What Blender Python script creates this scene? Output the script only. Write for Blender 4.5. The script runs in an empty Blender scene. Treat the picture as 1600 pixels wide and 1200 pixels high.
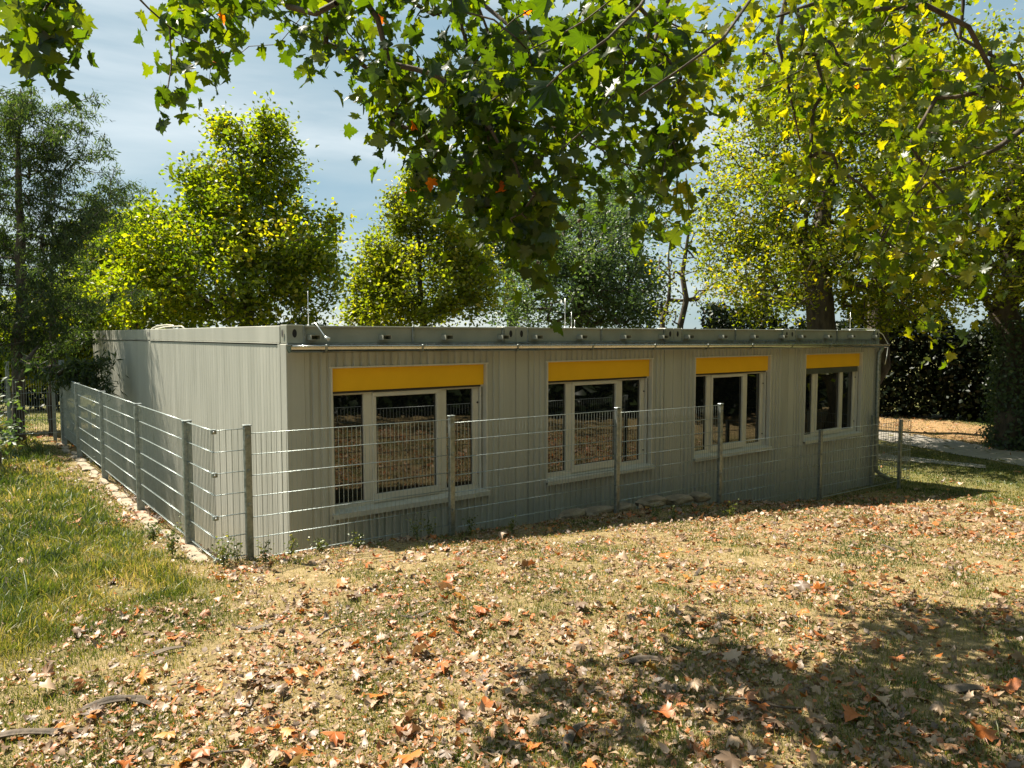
import bpy, math, random
import numpy as np
from mathutils import Vector, noise as mnoise
random.seed(7); rng = np.random.default_rng(7)
S = bpy.context.scene; COL = S.collection
CAM = np.array([-2.7694, -7.3508, 0.0]); FPX = 1159.0
AZ = math.radians(52.45); PITCH = math.atan(76/FPX)
FW0 = np.array([math.cos(AZ), math.sin(AZ), 0]); RT = np.array([math.sin(AZ), -math.cos(AZ), 0]); ZU = np.array([0, 0, 1.0])
FW = FW0*math.cos(PITCH)-ZU*math.sin(PITCH); UP = ZU*math.cos(PITCH)+FW0*math.sin(PITCH)
def at(px, py, d):            # a point seen at a photo pixel, d metres along the view axis
    return CAM + d*((px-800)/FPX*RT + (600-py)/FPX*UP + FW)
def at_z(px, py, z):
    r = (px-800)/FPX*RT + (600-py)/FPX*UP + FW
    return CAM + r*(z/r[2])
SUN = np.array([-.25, .66, 1.0]); SUN /= np.linalg.norm(SUN)

# ------------------------------------------------------------------ helpers
def tag(o, label=None, cat=None, group=None, kind=None):
    if label: o['label'] = label
    if cat: o['category'] = cat
    if group: o['group'] = group
    if kind: o['kind'] = kind
    return o
def empty(name, loc, label, cat, group=None, rz=0):
    o = bpy.data.objects.new(name, None); COL.objects.link(o); o.location = [float(c) for c in loc]; o.rotation_euler = (0, 0, rz)
    o.empty_display_size = .2
    return tag(o, label, cat, group)
def link(name, me, mat, parent=None):
    o = bpy.data.objects.new(name, me); COL.objects.link(o)
    if mat: me.materials.append(mat)
    if parent is not None:
        o.parent = parent
        # geometry is written in world coordinates: bring it into the root's frame
        r = parent; off = Vector((0, 0, 0))
        while r is not None: off += r.location; r = r.parent
        if off.length > 1e-6: me.transform(__import__('mathutils').Matrix.Translation(-off))
    return o
class MB:
    def __init__(s): s.v = []; s.f = []; s.sm = []
    def add(s, vs, fs, smooth=False):
        n = len(s.v); s.v += [tuple(float(c) for c in v) for v in vs]; s.f += [tuple(i+n for i in f) for f in fs]; s.sm += [smooth]*len(fs)
        return s
    def box(s, a, b):
        x0, y0, z0 = a; x1, y1, z1 = b
        return s.add([(x0,y0,z0),(x1,y0,z0),(x1,y1,z0),(x0,y1,z0),(x0,y0,z1),(x1,y0,z1),(x1,y1,z1),(x0,y1,z1)],
              [(0,3,2,1),(4,5,6,7),(0,1,5,4),(1,2,6,5),(2,3,7,6),(3,0,4,7)])
    def bbox(s, a, b, r=.004):       # bevelled box
        (x0,y0,z0),(x1,y1,z1) = a, b
        rings = []
        for z, k in ((z0, r), (z0+r, 0), (z1-r, 0), (z1, r)):
            c = r
            rings.append([(x0+c,y0+k,z),(x1-c,y0+k,z),(x1-k,y0+c,z),(x1-k,y1-c,z),(x1-c,y1-k,z),(x0+c,y1-k,z),(x0+k,y1-c,z),(x0+k,y0+c,z)])
        vs = [p for q in rings for p in q]; fs = []
        for i in range(3):
            for j in range(8): fs.append((i*8+j, i*8+(j+1)%8, (i+1)*8+(j+1)%8, (i+1)*8+j))
        fs += [tuple(range(7,-1,-1)), tuple(range(24,32))]
        return s.add(vs, fs)
    def tube(s, pts, r, n=8, caps=True, smooth=True):
        pts = [np.array(p, float) for p in pts]; rr = r if hasattr(r, '__len__') else [r]*len(pts)
        up = None; vs = []; fs = []
        for i, p in enumerate(pts):
            t = pts[min(i+1, len(pts)-1)]-pts[max(i-1, 0)]; t = t/(np.linalg.norm(t)+1e-9)
            if up is None: up = np.cross(t, [0, 0, 1.]) if abs(t[2]) < .9 else np.cross(t, [1., 0, 0])
            up = up-t*(up@t); up /= np.linalg.norm(up)+1e-9; w = np.cross(t, up)
            for k in range(n):
                a = 2*math.pi*k/n; vs.append(p+rr[i]*(math.cos(a)*up+math.sin(a)*w))
        for i in range(len(pts)-1):
            for k in range(n): fs.append((i*n+k, i*n+(k+1)%n, (i+1)*n+(k+1)%n, (i+1)*n+k))
        if caps: fs += [tuple(range(n-1, -1, -1)), tuple(range((len(pts)-1)*n, len(pts)*n))]
        return s.add(vs, fs, smooth)
    def build(s, name, mat, parent=None):
        me = bpy.data.meshes.new(name); me.from_pydata(s.v, [], s.f); me.update()
        me.polygons.foreach_set('use_smooth', s.sm)
        return link(name, me, mat, parent)
def npmesh(name, V, F, attrs=None, smooth=False):
    me = bpy.data.meshes.new(name); V = np.asarray(V, np.float32); F = np.asarray(F, np.int32); k = F.shape[1]
    me.vertices.add(len(V)); me.vertices.foreach_set('co', V.ravel())
    me.loops.add(F.size); me.loops.foreach_set('vertex_index', F.ravel())
    me.polygons.add(len(F)); me.polygons.foreach_set('loop_start', np.arange(0, F.size, k, dtype=np.int32))
    if smooth: me.polygons.foreach_set('use_smooth', np.ones(len(F), bool))
    for n, (dom, a) in (attrs or {}).items():
        at_ = me.attributes.new(n, 'FLOAT', dom); at_.data.foreach_set('value', np.asarray(a, np.float32))
    me.update(calc_edges=True); return me
def frames(nrm, spin):
    """rotation matrices whose z column is nrm, spun by spin"""
    nrm = nrm/np.linalg.norm(nrm, axis=1, keepdims=True)
    ref = np.where(np.abs(nrm[:, 2:3]) < .95, np.array([[0, 0, 1.]]), np.array([[1., 0, 0]]))
    a = np.cross(ref, nrm); a /= np.linalg.norm(a, axis=1, keepdims=True); b = np.cross(nrm, a)
    c, s_ = np.cos(spin)[:, None], np.sin(spin)[:, None]
    x = a*c+b*s_; y = -a*s_+b*c
    return np.stack([x, y, nrm], axis=2)
def scatter(variants, pos, R, scale, v):
    """merge copies of small triangle meshes; returns V, F, v-per-face"""
    Vs, Fs, As = [], [], []; off = 0; n = len(pos); which = rng.integers(0, len(variants), n)
    for k, (tv, tf) in enumerate(variants):
        i = np.where(which == k)[0]
        if not len(i): continue
        P = np.einsum('nij,vj->nvi', R[i], tv)*scale[i][:, None, None]+pos[i][:, None, :]
        Vs.append(P.reshape(-1, 3)); Fs.append((tf[None]+(np.arange(len(i))*len(tv))[:, None, None]+off).reshape(-1, 3))
        As.append(np.repeat(v[i], len(tf))); off += len(i)*len(tv)
    A_ = np.concatenate(As); return np.concatenate(Vs), np.concatenate(Fs), np.where(A_ < .975, np.clip(A_+rng.uniform(-.035, .035, len(A_)), 0, .98), A_)

# ------------------------------------------------------------------ materials
def newmat(name):
    m = bpy.data.materials.new(name); m.use_nodes = True; nt = m.node_tree; nt.nodes.clear()
    out = nt.nodes.new('ShaderNodeOutputMaterial'); return m, nt, out
def N(nt, typ, **kw):
    n = nt.nodes.new(typ)
    for k, v in kw.items():
        if k in n.inputs.keys() if isinstance(k, str) else False: n.inputs[k].default_value = v
        else: setattr(n, k, v)
    return n
def ramp(nt, stops, src=None):
    r = nt.nodes.new('ShaderNodeValToRGB'); e = r.color_ramp.elements
    while len(e) < len(stops): e.new(.5)
    for el, (p, c) in zip(e, stops): el.position = p; el.color = (*c, 1)
    if src is not None: nt.links.new(src, r.inputs['Fac'])
    return r.outputs['Color']
def tex_noise(nt, scale, detail=4, rough=.55, stretch=None):
    tc = nt.nodes.new('ShaderNodeTexCoord'); v = tc.outputs['Object']
    if stretch:
        mp = nt.nodes.new('ShaderNodeMapping'); mp.inputs['Scale'].default_value = stretch; nt.links.new(v, mp.inputs['Vector']); v = mp.outputs['Vector']
    n = nt.nodes.new('ShaderNodeTexNoise'); n.inputs['Scale'].default_value = scale; n.inputs['Detail'].default_value = detail; n.inputs['Roughness'].default_value = rough
    nt.links.new(v, n.inputs['Vector']); return n.outputs['Fac']
def surf(name, c1, c2, scale=6, rough=.5, metal=0, bump=0, bscale=None, stretch=None, spec=.5, ior=None, rr=None, p=(.35, .65), coat=0):
    m, nt, out = newmat(name); b = nt.nodes.new('ShaderNodeBsdfPrincipled')
    f = tex_noise(nt, scale, 5, .6, stretch)
    nt.links.new(ramp(nt, [(p[0], c1), (p[1], c2)], f), b.inputs['Base Color'])
    b.inputs['Metallic'].default_value = metal; b.inputs['Roughness'].default_value = rough; b.inputs['Specular IOR Level'].default_value = spec
    b.inputs['Coat Weight'].default_value = coat
    if ior: b.inputs['IOR'].default_value = ior
    if rr: nt.links.new(ramp(nt, [(.3, (rr[0],)*3), (.7, (rr[1],)*3)], f), b.inputs['Roughness'])
    if bump:
        f2 = tex_noise(nt, bscale or scale*3, 6, .6, stretch); bp = nt.nodes.new('ShaderNodeBump'); bp.inputs['Strength'].default_value = bump; bp.inputs['Distance'].default_value = .02
        nt.links.new(f2, bp.inputs['Height']); nt.links.new(bp.outputs['Normal'], b.inputs['Normal'])
    nt.links.new(b.outputs[0], out.inputs['Surface']); return m
def leafmat(name, stops, tmul=(2.3, 2.1, .5), tfac=.45, gloss=.06, rough=.4, K=.66):
    stops = [(p, tuple(c*K for c in q)) for p, q in stops]
    m, nt, out = newmat(name); a = nt.nodes.new('ShaderNodeAttribute'); a.attribute_name = 'v'
    c = ramp(nt, stops, a.outputs['Fac'])
    d = nt.nodes.new('ShaderNodeBsdfDiffuse'); t = nt.nodes.new('ShaderNodeBsdfTranslucent'); g = nt.nodes.new('ShaderNodeBsdfGlossy')
    mul = nt.nodes.new('ShaderNodeMix'); mul.data_type = 'RGBA'; mul.blend_type = 'MULTIPLY'; mul.inputs[0].default_value = 1; mul.clamp_result = False
    nt.links.new(c, mul.inputs[6]); mul.inputs[7].default_value = (*tmul, 1)
    nt.links.new(c, d.inputs['Color']); nt.links.new(mul.outputs[2], t.inputs['Color'])
    g.inputs['Roughness'].default_value = rough; g.inputs['Color'].default_value = (.9, .95, 1, 1)
    m1 = nt.nodes.new('ShaderNodeMixShader'); m1.inputs[0].default_value = tfac; nt.links.new(d.outputs[0], m1.inputs[1]); nt.links.new(t.outputs[0], m1.inputs[2])
    m2 = nt.nodes.new('ShaderNodeMixShader'); m2.inputs[0].default_value = gloss; nt.links.new(m1.outputs[0], m2.inputs[1]); nt.links.new(g.outputs[0], m2.inputs[2])
    nt.links.new(m2.outputs[0], out.inputs['Surface']); return m
M = {}
M['paint'] = surf('grey_white_paint', (.325, .335, .298), (.395, .405, .362), 5, .42, bump=.08, bscale=30, stretch=(1, 1, .09), rr=(.36, .5))
M['paint_side'] = M['paint']
M['beam'] = surf('roof_beam_paint', (.20, .22, .185), (.28, .295, .245), 3, .5, bump=.06, bscale=20, p=(.3, .7))
M['white'] = surf('window_frame_white', (.50, .49, .43), (.56, .55, .48), 4, .35)
M['sill'] = surf('sill_metal', (.40, .41, .36), (.50, .50, .44), 7, .4, bump=.05, p=(.3, .6))
M['yellow'] = surf('yellow_shutter_box', (.74, .42, .004), (.80, .455, .006), 2, .45)
M['dark'] = surf('dark_rubber', (.02, .022, .022), (.035, .037, .036), 5, .6)
M['hole'] = surf('casting_hole', (.008, .009, .01), (.015, .015, .016), 5, .9)
M['zinc'] = surf('zinc_gutter', (.42, .45, .45), (.54, .56, .55), 5, .18, metal=1, rr=(.10, .22))
M['galv'] = surf('galvanised_steel', (.17, .205, .21), (.33, .37, .365), 22, .42, metal=.75, rr=(.32, .55), p=(.35, .65), bump=.05)
M['wire'] = surf('galvanised_wire', (.24, .29, .29), (.36, .41, .41), 12, .4, metal=.6)
M['rod'] = surf('aluminium_rod', (.6, .62, .62), (.7, .72, .72), 6, .35, metal=.7)
M['shade'] = surf('lowered_grey_slats', (.045, .055, .05), (.07, .08, .072), 4, .5)
M['roof'] = surf('roof_sheet', (.3, .31, .3), (.42, .43, .41), 2, .6)
M['stone'] = surf('pale_limestone', (.13, .11, .08), (.34, .29, .21), 5, .9, bump=.6, bscale=14, p=(.3, .7))
M['asphalt'] = surf('pale_path', (.22, .21, .19), (.31, .29, .26), 6, .9, bump=.3, bscale=60)
M['bark'] = surf('dark_bark', (.028, .022, .016), (.09, .072, .052), 7, .9, bump=.7, bscale=22, stretch=(1, 1, .3))
M['bark_pale'] = surf('plane_bark', (.06, .05, .036), (.20, .17, .12), 5, .85, bump=.4, bscale=12)
M['barkchip'] = surf('fallen_bark', (.03, .024, .018), (.12, .092, .065), 14, .85, bump=.4, bscale=30)
# glass: dark room behind, coated pane that mirrors the lawn
def glassmat():
    m, nt, out = newmat('coated_window_glass'); b = nt.nodes.new('ShaderNodeBsdfPrincipled')
    b.inputs['Base Color'].default_value = (.006, .008, .008, 1); b.inputs['Roughness'].default_value = .015; b.inputs['IOR'].default_value = 1.95
    f = tex_noise(nt, .9, 2, .5); bp = nt.nodes.new('ShaderNodeBump'); bp.inputs['Strength'].default_value = .06; bp.inputs['Distance'].default_value = .05
    nt.links.new(f, bp.inputs['Height']); nt.links.new(bp.outputs['Normal'], b.inputs['Normal'])
    nt.links.new(b.outputs[0], out.inputs['Surface']); return m
M['glass'] = glassmat()
YG = [(0, (.045, .075, .008)), (.35, (.11, .15, .012)), (.7, (.24, .26, .014)), (.93, (.38, .33, .016)), (1, (.42, .28, .02))]
M['leaf_a'] = leafmat('cherry_leaves', YG, (2.1, 2.4, .4), tfac=.6, gloss=.02, K=.68)
M['leaf_b'] = leafmat('yellow_green_leaves', [(0, (.08, .115, .012)), (.4, (.17, .20, .018)), (.8, (.30, .29, .022)), (1, (.42, .32, .03))], (2.0, 2.25, .4), tfac=.6, gloss=.02, K=.68)
M['leaf_c'] = leafmat('blue_green_leaves', [(0, (.03, .055, .03)), (.6, (.06, .095, .042)), (1, (.14, .18, .07))], (1.8, 2.0, .7), .45, .03, .45, K=.9)
M['leaf_d'] = leafmat('autumn_leaves', [(0, (.045, .065, .01)), (.4, (.10, .12, .014)), (.8, (.24, .23, .018)), (1, (.40, .25, .02))], (2.2, 2.5, .4), tfac=.62, gloss=.015, K=.78)
M['leaf_dark'] = leafmat('dark_hedge_leaves', [(0, (.012, .02, .008)), (.7, (.022, .036, .012)), (.96, (.05, .075, .02)), (1, (.1, .12, .03))], (1.2, 1.3, .6), .15, .02)
M['needle'] = leafmat('conifer_needles', [(0, (.025, .045, .022)), (.6, (.05, .08, .034)), (1, (.12, .15, .05))], (2.0, 2.2, .6), .5, .02, .45)
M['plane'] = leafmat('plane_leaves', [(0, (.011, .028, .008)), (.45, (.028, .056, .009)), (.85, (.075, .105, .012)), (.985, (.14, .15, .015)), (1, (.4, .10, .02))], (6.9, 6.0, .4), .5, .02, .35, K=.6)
M['litter'] = leafmat('fallen_leaves', [(0, (.13, .085, .05)), (.2, (.28, .19, .125)), (.5, (.46, .32, .195)), (.72, (.58, .42, .28)), (.8, (.42, .22, .10)), (.9, (.50, .15, .035)), (.97, (.60, .20, .03)), (1, (.5, .4, .08))], (1.1, .8, .5), .18, .04, .5, K=.66)
M['grass'] = leafmat('grass_blades', [(0, (.055, .10, .014)), (.35, (.13, .19, .03)), (.6, (.30, .31, .07)), (.8, (.50, .42, .18)), (1, (.64, .52, .29))], (1.4, 1.3, .6), .4, .04, .5)
M['weed'] = leafmat('weed_leaves', [(0, (.09, .13, .03)), (.6, (.17, .22, .05)), (1, (.38, .36, .14))], (1.4, 1.4, .6), .4, .04)
def groundmat():
    m, nt, out = newmat('lawn_soil'); b = nt.nodes.new('ShaderNodeBsdfPrincipled'); b.inputs['Roughness'].default_value = .95; b.inputs['Specular IOR Level'].default_value = .1
    f1 = tex_noise(nt, .9, 6, .6); f2 = tex_noise(nt, 14, 8, .7); f3 = tex_noise(nt, 70, 4, .7)
    dry = ramp(nt, [(.3, (.11, .085, .038)), (.5, (.25, .195, .10)), (.7, (.40, .31, .18))], f2)
    grn = ramp(nt, [(.3, (.03, .045, .012)), (.55, (.075, .095, .022)), (.75, (.19, .17, .07))], f2)
    a = nt.nodes.new('ShaderNodeAttribute'); a.attribute_name = 'green'
    add = nt.nodes.new('ShaderNodeMath'); add.operation = 'MULTIPLY_ADD'; nt.links.new(f1, add.inputs[0]); add.inputs[1].default_value = 1.4
    sub = nt.nodes.new('ShaderNodeMath'); sub.operation = 'SUBTRACT'; nt.links.new(a.outputs['Fac'], sub.inputs[0]); sub.inputs[1].default_value = .68
    nt.links.new(sub.outputs[0], add.inputs[2])
    cl = nt.nodes.new('ShaderNodeClamp'); nt.links.new(add.outputs[0], cl.inputs[0])
    mx = nt.nodes.new('ShaderNodeMix'); mx.data_type = 'RGBA'; nt.links.new(cl.outputs[0], mx.inputs[0]); nt.links.new(dry, mx.inputs[6]); nt.links.new(grn, mx.inputs[7])
    a2 = nt.nodes.new('ShaderNodeAttribute'); a2.attribute_name = 'orange'
    lit = ramp(nt, [(.3, (.13, .07, .03)), (.5, (.32, .20, .105)), (.7, (.43, .29, .165))], f3)
    mx2 = nt.nodes.new('ShaderNodeMix'); mx2.data_type = 'RGBA'; nt.links.new(a2.outputs['Fac'], mx2.inputs[0]); nt.links.new(mx.outputs[2], mx2.inputs[6]); nt.links.new(lit, mx2.inputs[7])
    nt.links.new(mx2.outputs[2], b.inputs['Base Color'])
    bp = nt.nodes.new('ShaderNodeBump'); bp.inputs['Strength'].default_value = .8; bp.inputs['Distance'].default_value = .03; nt.links.new(f3, bp.inputs['Height']); nt.links.new(bp.outputs['Normal'], b.inputs['Normal'])
    nt.links.new(b.outputs[0], out.inputs['Surface']); return m
M['ground'] = groundmat()

# ------------------------------------------------------------------ terrain
CP = np.array([(-2.77,-7.35,-1.6),(-3.2,-4,-1.78),(-1,-5,-1.74),(-.94,-.8,-1.97),(-.67,-.8,-1.99),(.7,-1.36,-1.99),(1.42,-.8,-2.12),(3.9,-.8,-2.25),(6.0,-.8,-2.42),(8.6,-.8,-2.74),(11.4,-.8,-2.9),
  (4.6,-1.6,-2.28),(7.5,-1.74,-2.52),(12.7,-2.05,-2.93),(-1.1,1.6,-2.08),(-1.1,4.2,-2.1),(-1.1,7,-2.1),(-1.1,9.3,-2.12),(-5,0,-1.9),(-6,5,-1.95),(-3,9,-2.08),(-6,12,-2.15),
  (.5,-6.3,-1.72),(3,-4.2,-1.95),(4,-6,-1.85),(8,-4,-2.3),(12,-5,-2.65),(17,-2,-2.95),(20,2,-2.95),(25,5,-2.95),(25,-10,-2.8),(14,-12,-2.2),(0,-15,-1.4),(-12,-12,-1.4),(-15,5,-1.9),(-3,18,-2.5),(12,20,-3.),(30,30,-3.),(14,6,-2.97),(-12,25,-2.6),(35,-5,-2.95),(5,30,-3)])
def _k(r2): return np.sqrt(r2+1.5)
_A = _k(((CP[:, None, :2]-CP[None, :, :2])**2).sum(2)); _W = np.linalg.solve(_A+np.eye(len(CP))*-.0, CP[:, 2]+2.4)
def sstep(a, b, x): t = np.clip((x-a)/(b-a), 0, 1); return t*t*(3-2*t)
def gz(x, y):
    x = np.asarray(x, float); y = np.asarray(y, float); xx = x.ravel(); yy = y.ravel(); z = np.empty(len(xx))
    for i in range(0, len(xx), 50000):
        q = slice(i, i+50000)
        z[q] = _k((xx[q, None]-CP[None, :, 0])**2+(yy[q, None]-CP[None, :, 1])**2)@_W-2.4
    far = sstep(22, 45, np.hypot(xx-6, yy-3)); z = z*(1-far)-3.0*far
    # the level pad the building stands on, cut below the bank that carries the fence
    inx = sstep(-.86, -.45, xx)*(1-sstep(12.3, 13.5, xx)); iny = sstep(-.72, -.35, yy)*(1-sstep(12.6, 14, yy))
    k = inx*iny; z = z*(1-k)+np.minimum(z, -3.0)*k
    return z.reshape(x.shape)
def greenmask(x, y):
    g = sstep(-1.0, -2.6, x+.35*np.minimum(y+1.5, 0)*-1)*sstep(-3.6, -1.8, y)*.75+.0
    g = np.maximum(g, sstep(-2.8, -1.2, y-.0)*sstep(-.9, -1.5, x)*.62)
    g = np.maximum(g, sstep(8.5, 12.5, x+.25*y)*sstep(-6, -2, y)*.72)
    g = np.maximum(g, sstep(13, 20, y)*.7)
    return g
def orangemask(x, y):
    d = (x-18.2)*.95+(y-2.4)*-.3
    return sstep(.9, 2.2, d)*(1-sstep(5.2, 6.2, d))*sstep(-12, -5, y)*.85
def axis(a, b, st, far):
    core = list(np.arange(a, b, st)); lo = []; hi = []; d = st; x = a
    while x > -far: d *= 1.22; x -= d; lo.append(x)
    d = st; x = core[-1]
    while x < far: d *= 1.22; x += d; hi.append(x)
    return np.array(lo[::-1]+core+hi)
gx = axis(-7, 24, .11, 600); gy = axis(-9, 12, .11, 600)
GX, GY = np.meshgrid(gx, gy, indexing='ij'); GZ = gz(GX, GY)
bump = np.array([mnoise.noise((x*1.3, y*1.3, 0))*.03+mnoise.noise((x*5, y*5, 3))*.012 if abs(x) < 30 and abs(y) < 20 else 0 for x, y in zip(GX.ravel(), GY.ravel())])
def gzb(x, y):  # ground height with the bumps, by bilinear lookup
    i = np.clip(np.searchsorted(gx, x)-1, 0, len(gx)-2); j = np.clip(np.searchsorted(gy, y)-1, 0, len(gy)-2)
    tx = (x-gx[i])/(gx[i+1]-gx[i]); ty = (y-gy[j])/(gy[j+1]-gy[j])
    return ZB[i, j]*(1-tx)*(1-ty)+ZB[i+1, j]*tx*(1-ty)+ZB[i, j+1]*(1-tx)*ty+ZB[i+1, j+1]*tx*ty
ZB = GZ+bump.reshape(GZ.shape)
nx, ny = GX.shape; idx = np.arange(nx*ny).reshape(nx, ny)
F = np.stack([idx[:-1, :-1], idx[1:, :-1], idx[1:, 1:], idx[:-1, 1:]], -1).reshape(-1, 4)
me = npmesh('ground', np.stack([GX, GY, ZB], -1).reshape(-1, 3), F, {'green': ('POINT', greenmask(GX, GY).ravel()), 'orange': ('POINT', orangemask(GX, GY).ravel())}, True)
tag(link('ground', me, M['ground']), 'leaf strewn dry lawn sloping from the camera to the building', kind='structure')
# paths on the right
def ribbon(name, up_pts, lo_pts, z, label):
    m = MB(); vs = []
    for (a, b) in zip(up_pts, lo_pts):
        for t in np.linspace(0, 1, 5):
            p = np.array(a)*(1-t)+np.array(b)*t; vs.append((p[0], p[1], float(gzb(p[0], p[1]))+.012))
    fs = [(i*5+j, i*5+j+1, (i+1)*5+j+1, (i+1)*5+j) for i in range(len(up_pts)-1) for j in range(4)]
    m.add(vs, fs); o = m.build(name, M['asphalt']); return tag(o, label, kind='structure')
def seg(px0, py0, px1, py1, n=24, e0=-.8, e1=1.5):
    a = at_z(px0, py0, -2.95); b = at_z(px1, py1, -2.95); return [a+(b-a)*t for t in np.linspace(e0, e1, n)]
ribbon('path', seg(1400, 675, 1600, 706), seg(1400, 691, 1600, 727), -2.95, 'pale paved path crossing behind the right end of the fence')
ribbon('path', seg(1400, 709, 1540, 725, 24, -.8, 1.0), seg(1400, 717, 1540, 729, 24, -.8, 1.0), -2.95, 'narrow pale path nearer the fence end')

# ------------------------------------------------------------------ building
L, W = 12.19, 12.03; ZT, ZB0 = .10, -3.02
JX = [0, 2.94, 5.93, 8.99, L]; JY = 6.22
bld = empty('container_building', (0, 0, ZB0), 'low grey modular container building with four yellow topped windows', 'building')
def ribs(mb, x0, x1, z0, z1, along='x', per=.093, dep=.019, y0=0.0, phase=0):
    """trapezoidal cladding between x0 and x1"""
    xs = [x0]; ds = []
    prof = [(0, 0), (.56, 0), (.68, dep), (.88, dep), (1.0, 0)]
    pts = []
    k = math.floor((x0-phase)/per)
    while True:
        for t, d in prof[:-1]:
            x = phase+(k+t)*per
            if x >= x1: break
            if x > x0: pts.append((x, d))
        k += 1
        if phase+k*per >= x1: break
    def dep_at(x):
        t = ((x-phase)/per) % 1.0
        for (a, da), (b, db) in zip(prof[:-1], prof[1:]):
            if a <= t <= b: return da+(db-da)*(t-a)/(b-a)
        return 0
    pts = [(x0, dep_at(x0))]+pts+[(x1, dep_at(x1))]
    vs = []; fs = []
    for i, (x, d) in enumerate(pts):
        for z in (z0, z1): vs.append((x, y0+d, z) if along == 'x' else (y0+d, x, z))
    for i in range(len(pts)-1):
        a, b, c, d2 = 2*i, 2*i+2, 2*i+3, 2*i+1
        fs.append((a, b, c, d2) if along == 'x' else (b, a, d2, c))
    mb.add(vs, fs)
WX = [.47, 3.45, 6.44, 9.53]; WW = 2.03; WZ0, WZ1 = -1.955, -.33; ZW = -.085
# front cladding
m = MB()
for k in range(4):
    a, b = JX[k], JX[k+1]; a2, b2 = a+.19, b-.19 if k < 3 else b-.12
    wx = WX[k]
    ribs(m, a2, wx, ZB0, ZW); ribs(m, wx+WW, b2, ZB0, ZW); ribs(m, wx, wx+WW, WZ1, ZW); ribs(m, wx, wx+WW, ZB0, WZ0)
m.build('front_wall', M['paint'], bld)
# inner shell so that nothing shows through (core behind the cladding)
m = MB(); m.box((.16, .16, ZB0), (L-.05, W-.03, -.02)); m.build('wall_core', M['dark'], bld)
# flat steel posts of the modules
for k in range(5):
    m = MB(); x = JX[k]
    if k == 0: m.bbox((-.006, -.006, ZB0), (.19, .16, ZW-.004), .006)
    elif k == 4: m.bbox((x-.12, -.006, ZB0), (x+.004, .16, ZW-.004), .006)
    else:
        m.bbox((x-.19, -.004, ZB0), (x-.004, .1, ZW-.004), .003); m.bbox((x+.004, -.004, ZB0), (x+.19, .1, ZW-.004), .003)
    m.build('steel_post', M['paint'] , bld)
# side wall
m = MB(); ribs(m, .23, JY-.1, ZB0, -.1, 'y', .1, .0018); ribs(m, JY+.1, W-.2, ZB0, -.1, 'y', .1, .0018); m.build('side_wall', M['paint_side'], bld)
for a_, b_ in (((-.008, .1605, ZB0), (.1, .23, ZW-.004)), ((-.006, JY-.1, ZB0), (.1, JY-.004, ZW-.004)), ((-.006, JY+.004, ZB0), (.1, JY+.1, ZW-.004)), ((-.006, W-.2, ZB0), (.16, W, ZW-.004))):
    m = MB(); m.bbox(a_, b_, .003); m.build('side_post', M['paint'], bld)
m = MB(); m.box((L-.03, .17, ZB0), (L, W-.01, ZW)); m.box((.1, W-.02, ZB0), (L-.1, W, ZW)); m.build('rear_wall', M['paint'], bld)
# roof frame beams
m = MB()
for k in range(4):
    a, b = JX[k]+.17, JX[k+1]-.17; m.bbox((a, .012, ZW), (b, .12, ZT-.006), .005); m.bbox((a, -.004, ZT-.02), (b, .10, ZT), .004)
m.build('roof_beam', M['beam'], bld)
for k in range(4):
    a, b = JX[k], JX[k+1]
    for x0, x1, hx in ((a+.003, a+.178, a+.085), (b-.178, b-.003, b-.085)):
        c = MB(); c.bbox((x0, -.008, ZW), (x1, .17, ZT+.008), .005); cst = c.build('corner_casting', M['beam'], bld)
        h = MB(); r = [(hx+.024*math.cos(t), -.0105, .02+.043*math.sin(t)) for t in np.linspace(0, 2*math.pi, 20, endpoint=False)]
        h.add(r, [tuple(range(20))]); h.build('lashing_hole', M['hole'], cst)
    for x in (a+.19, (a+b)/2, b-.2):
        c = MB(); c.bbox((x-.012, -.014, ZW+.002), (x+.012, .011, ZT+.002), .003); c.build('stiffener', M['galv'], bld)
m = MB(); m.bbox((-.004, .171, -.075), (.12, JY-.09, ZT), .005); m.bbox((-.004, JY+.09, -.075), (.12, W, ZT), .005); m.build('side_beam', M['paint_side'], bld)
m = MB(); m.bbox((-.010, .172, -.088), (.05, JY-.1, -.078), .002); m.bbox((-.010, JY+.1, -.088), (.05, W-.02, -.078), .002); m.build('side_drip', M['paint_side'], bld)
m = MB(); m.bbox((-.010, JY-.088, -.078), (.12, JY+.088, ZT+.004), .004); cst = m.build('corner_casting', M['paint_side'], bld)
for yy, par in ((.085, bld), (JY-.045, cst), (JY+.045, cst)):
    h = MB(); x = -.0085 if yy < 1 else -.0125
    r = [(x, yy-.022*math.cos(t), .02+.042*math.sin(t)) for t in np.linspace(0, 2*math.pi, 20, endpoint=False)]; h.add(r, [tuple(range(20))]); h.build('lashing_hole', M['hole'], par)
m = MB(); m.bbox((L-.1, .171, -.08), (L+.004, W, ZT), .005); m.bbox((.12, W-.1, -.08), (L-.1, W+.004, ZT), .005); m.build('roof_beam', M['beam'], bld)
m = MB(); m.box((.1, .11, .02), (L-.08, W-.08, .06)); m.build('roof', M['roof'], bld)
m = MB()
# drip ledge under the beam
m.bbox((.0, -.03, ZW-.012), (L, .0, ZW-.002), .002); m.build('drip_ledge', M['galv'], bld)
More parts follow.
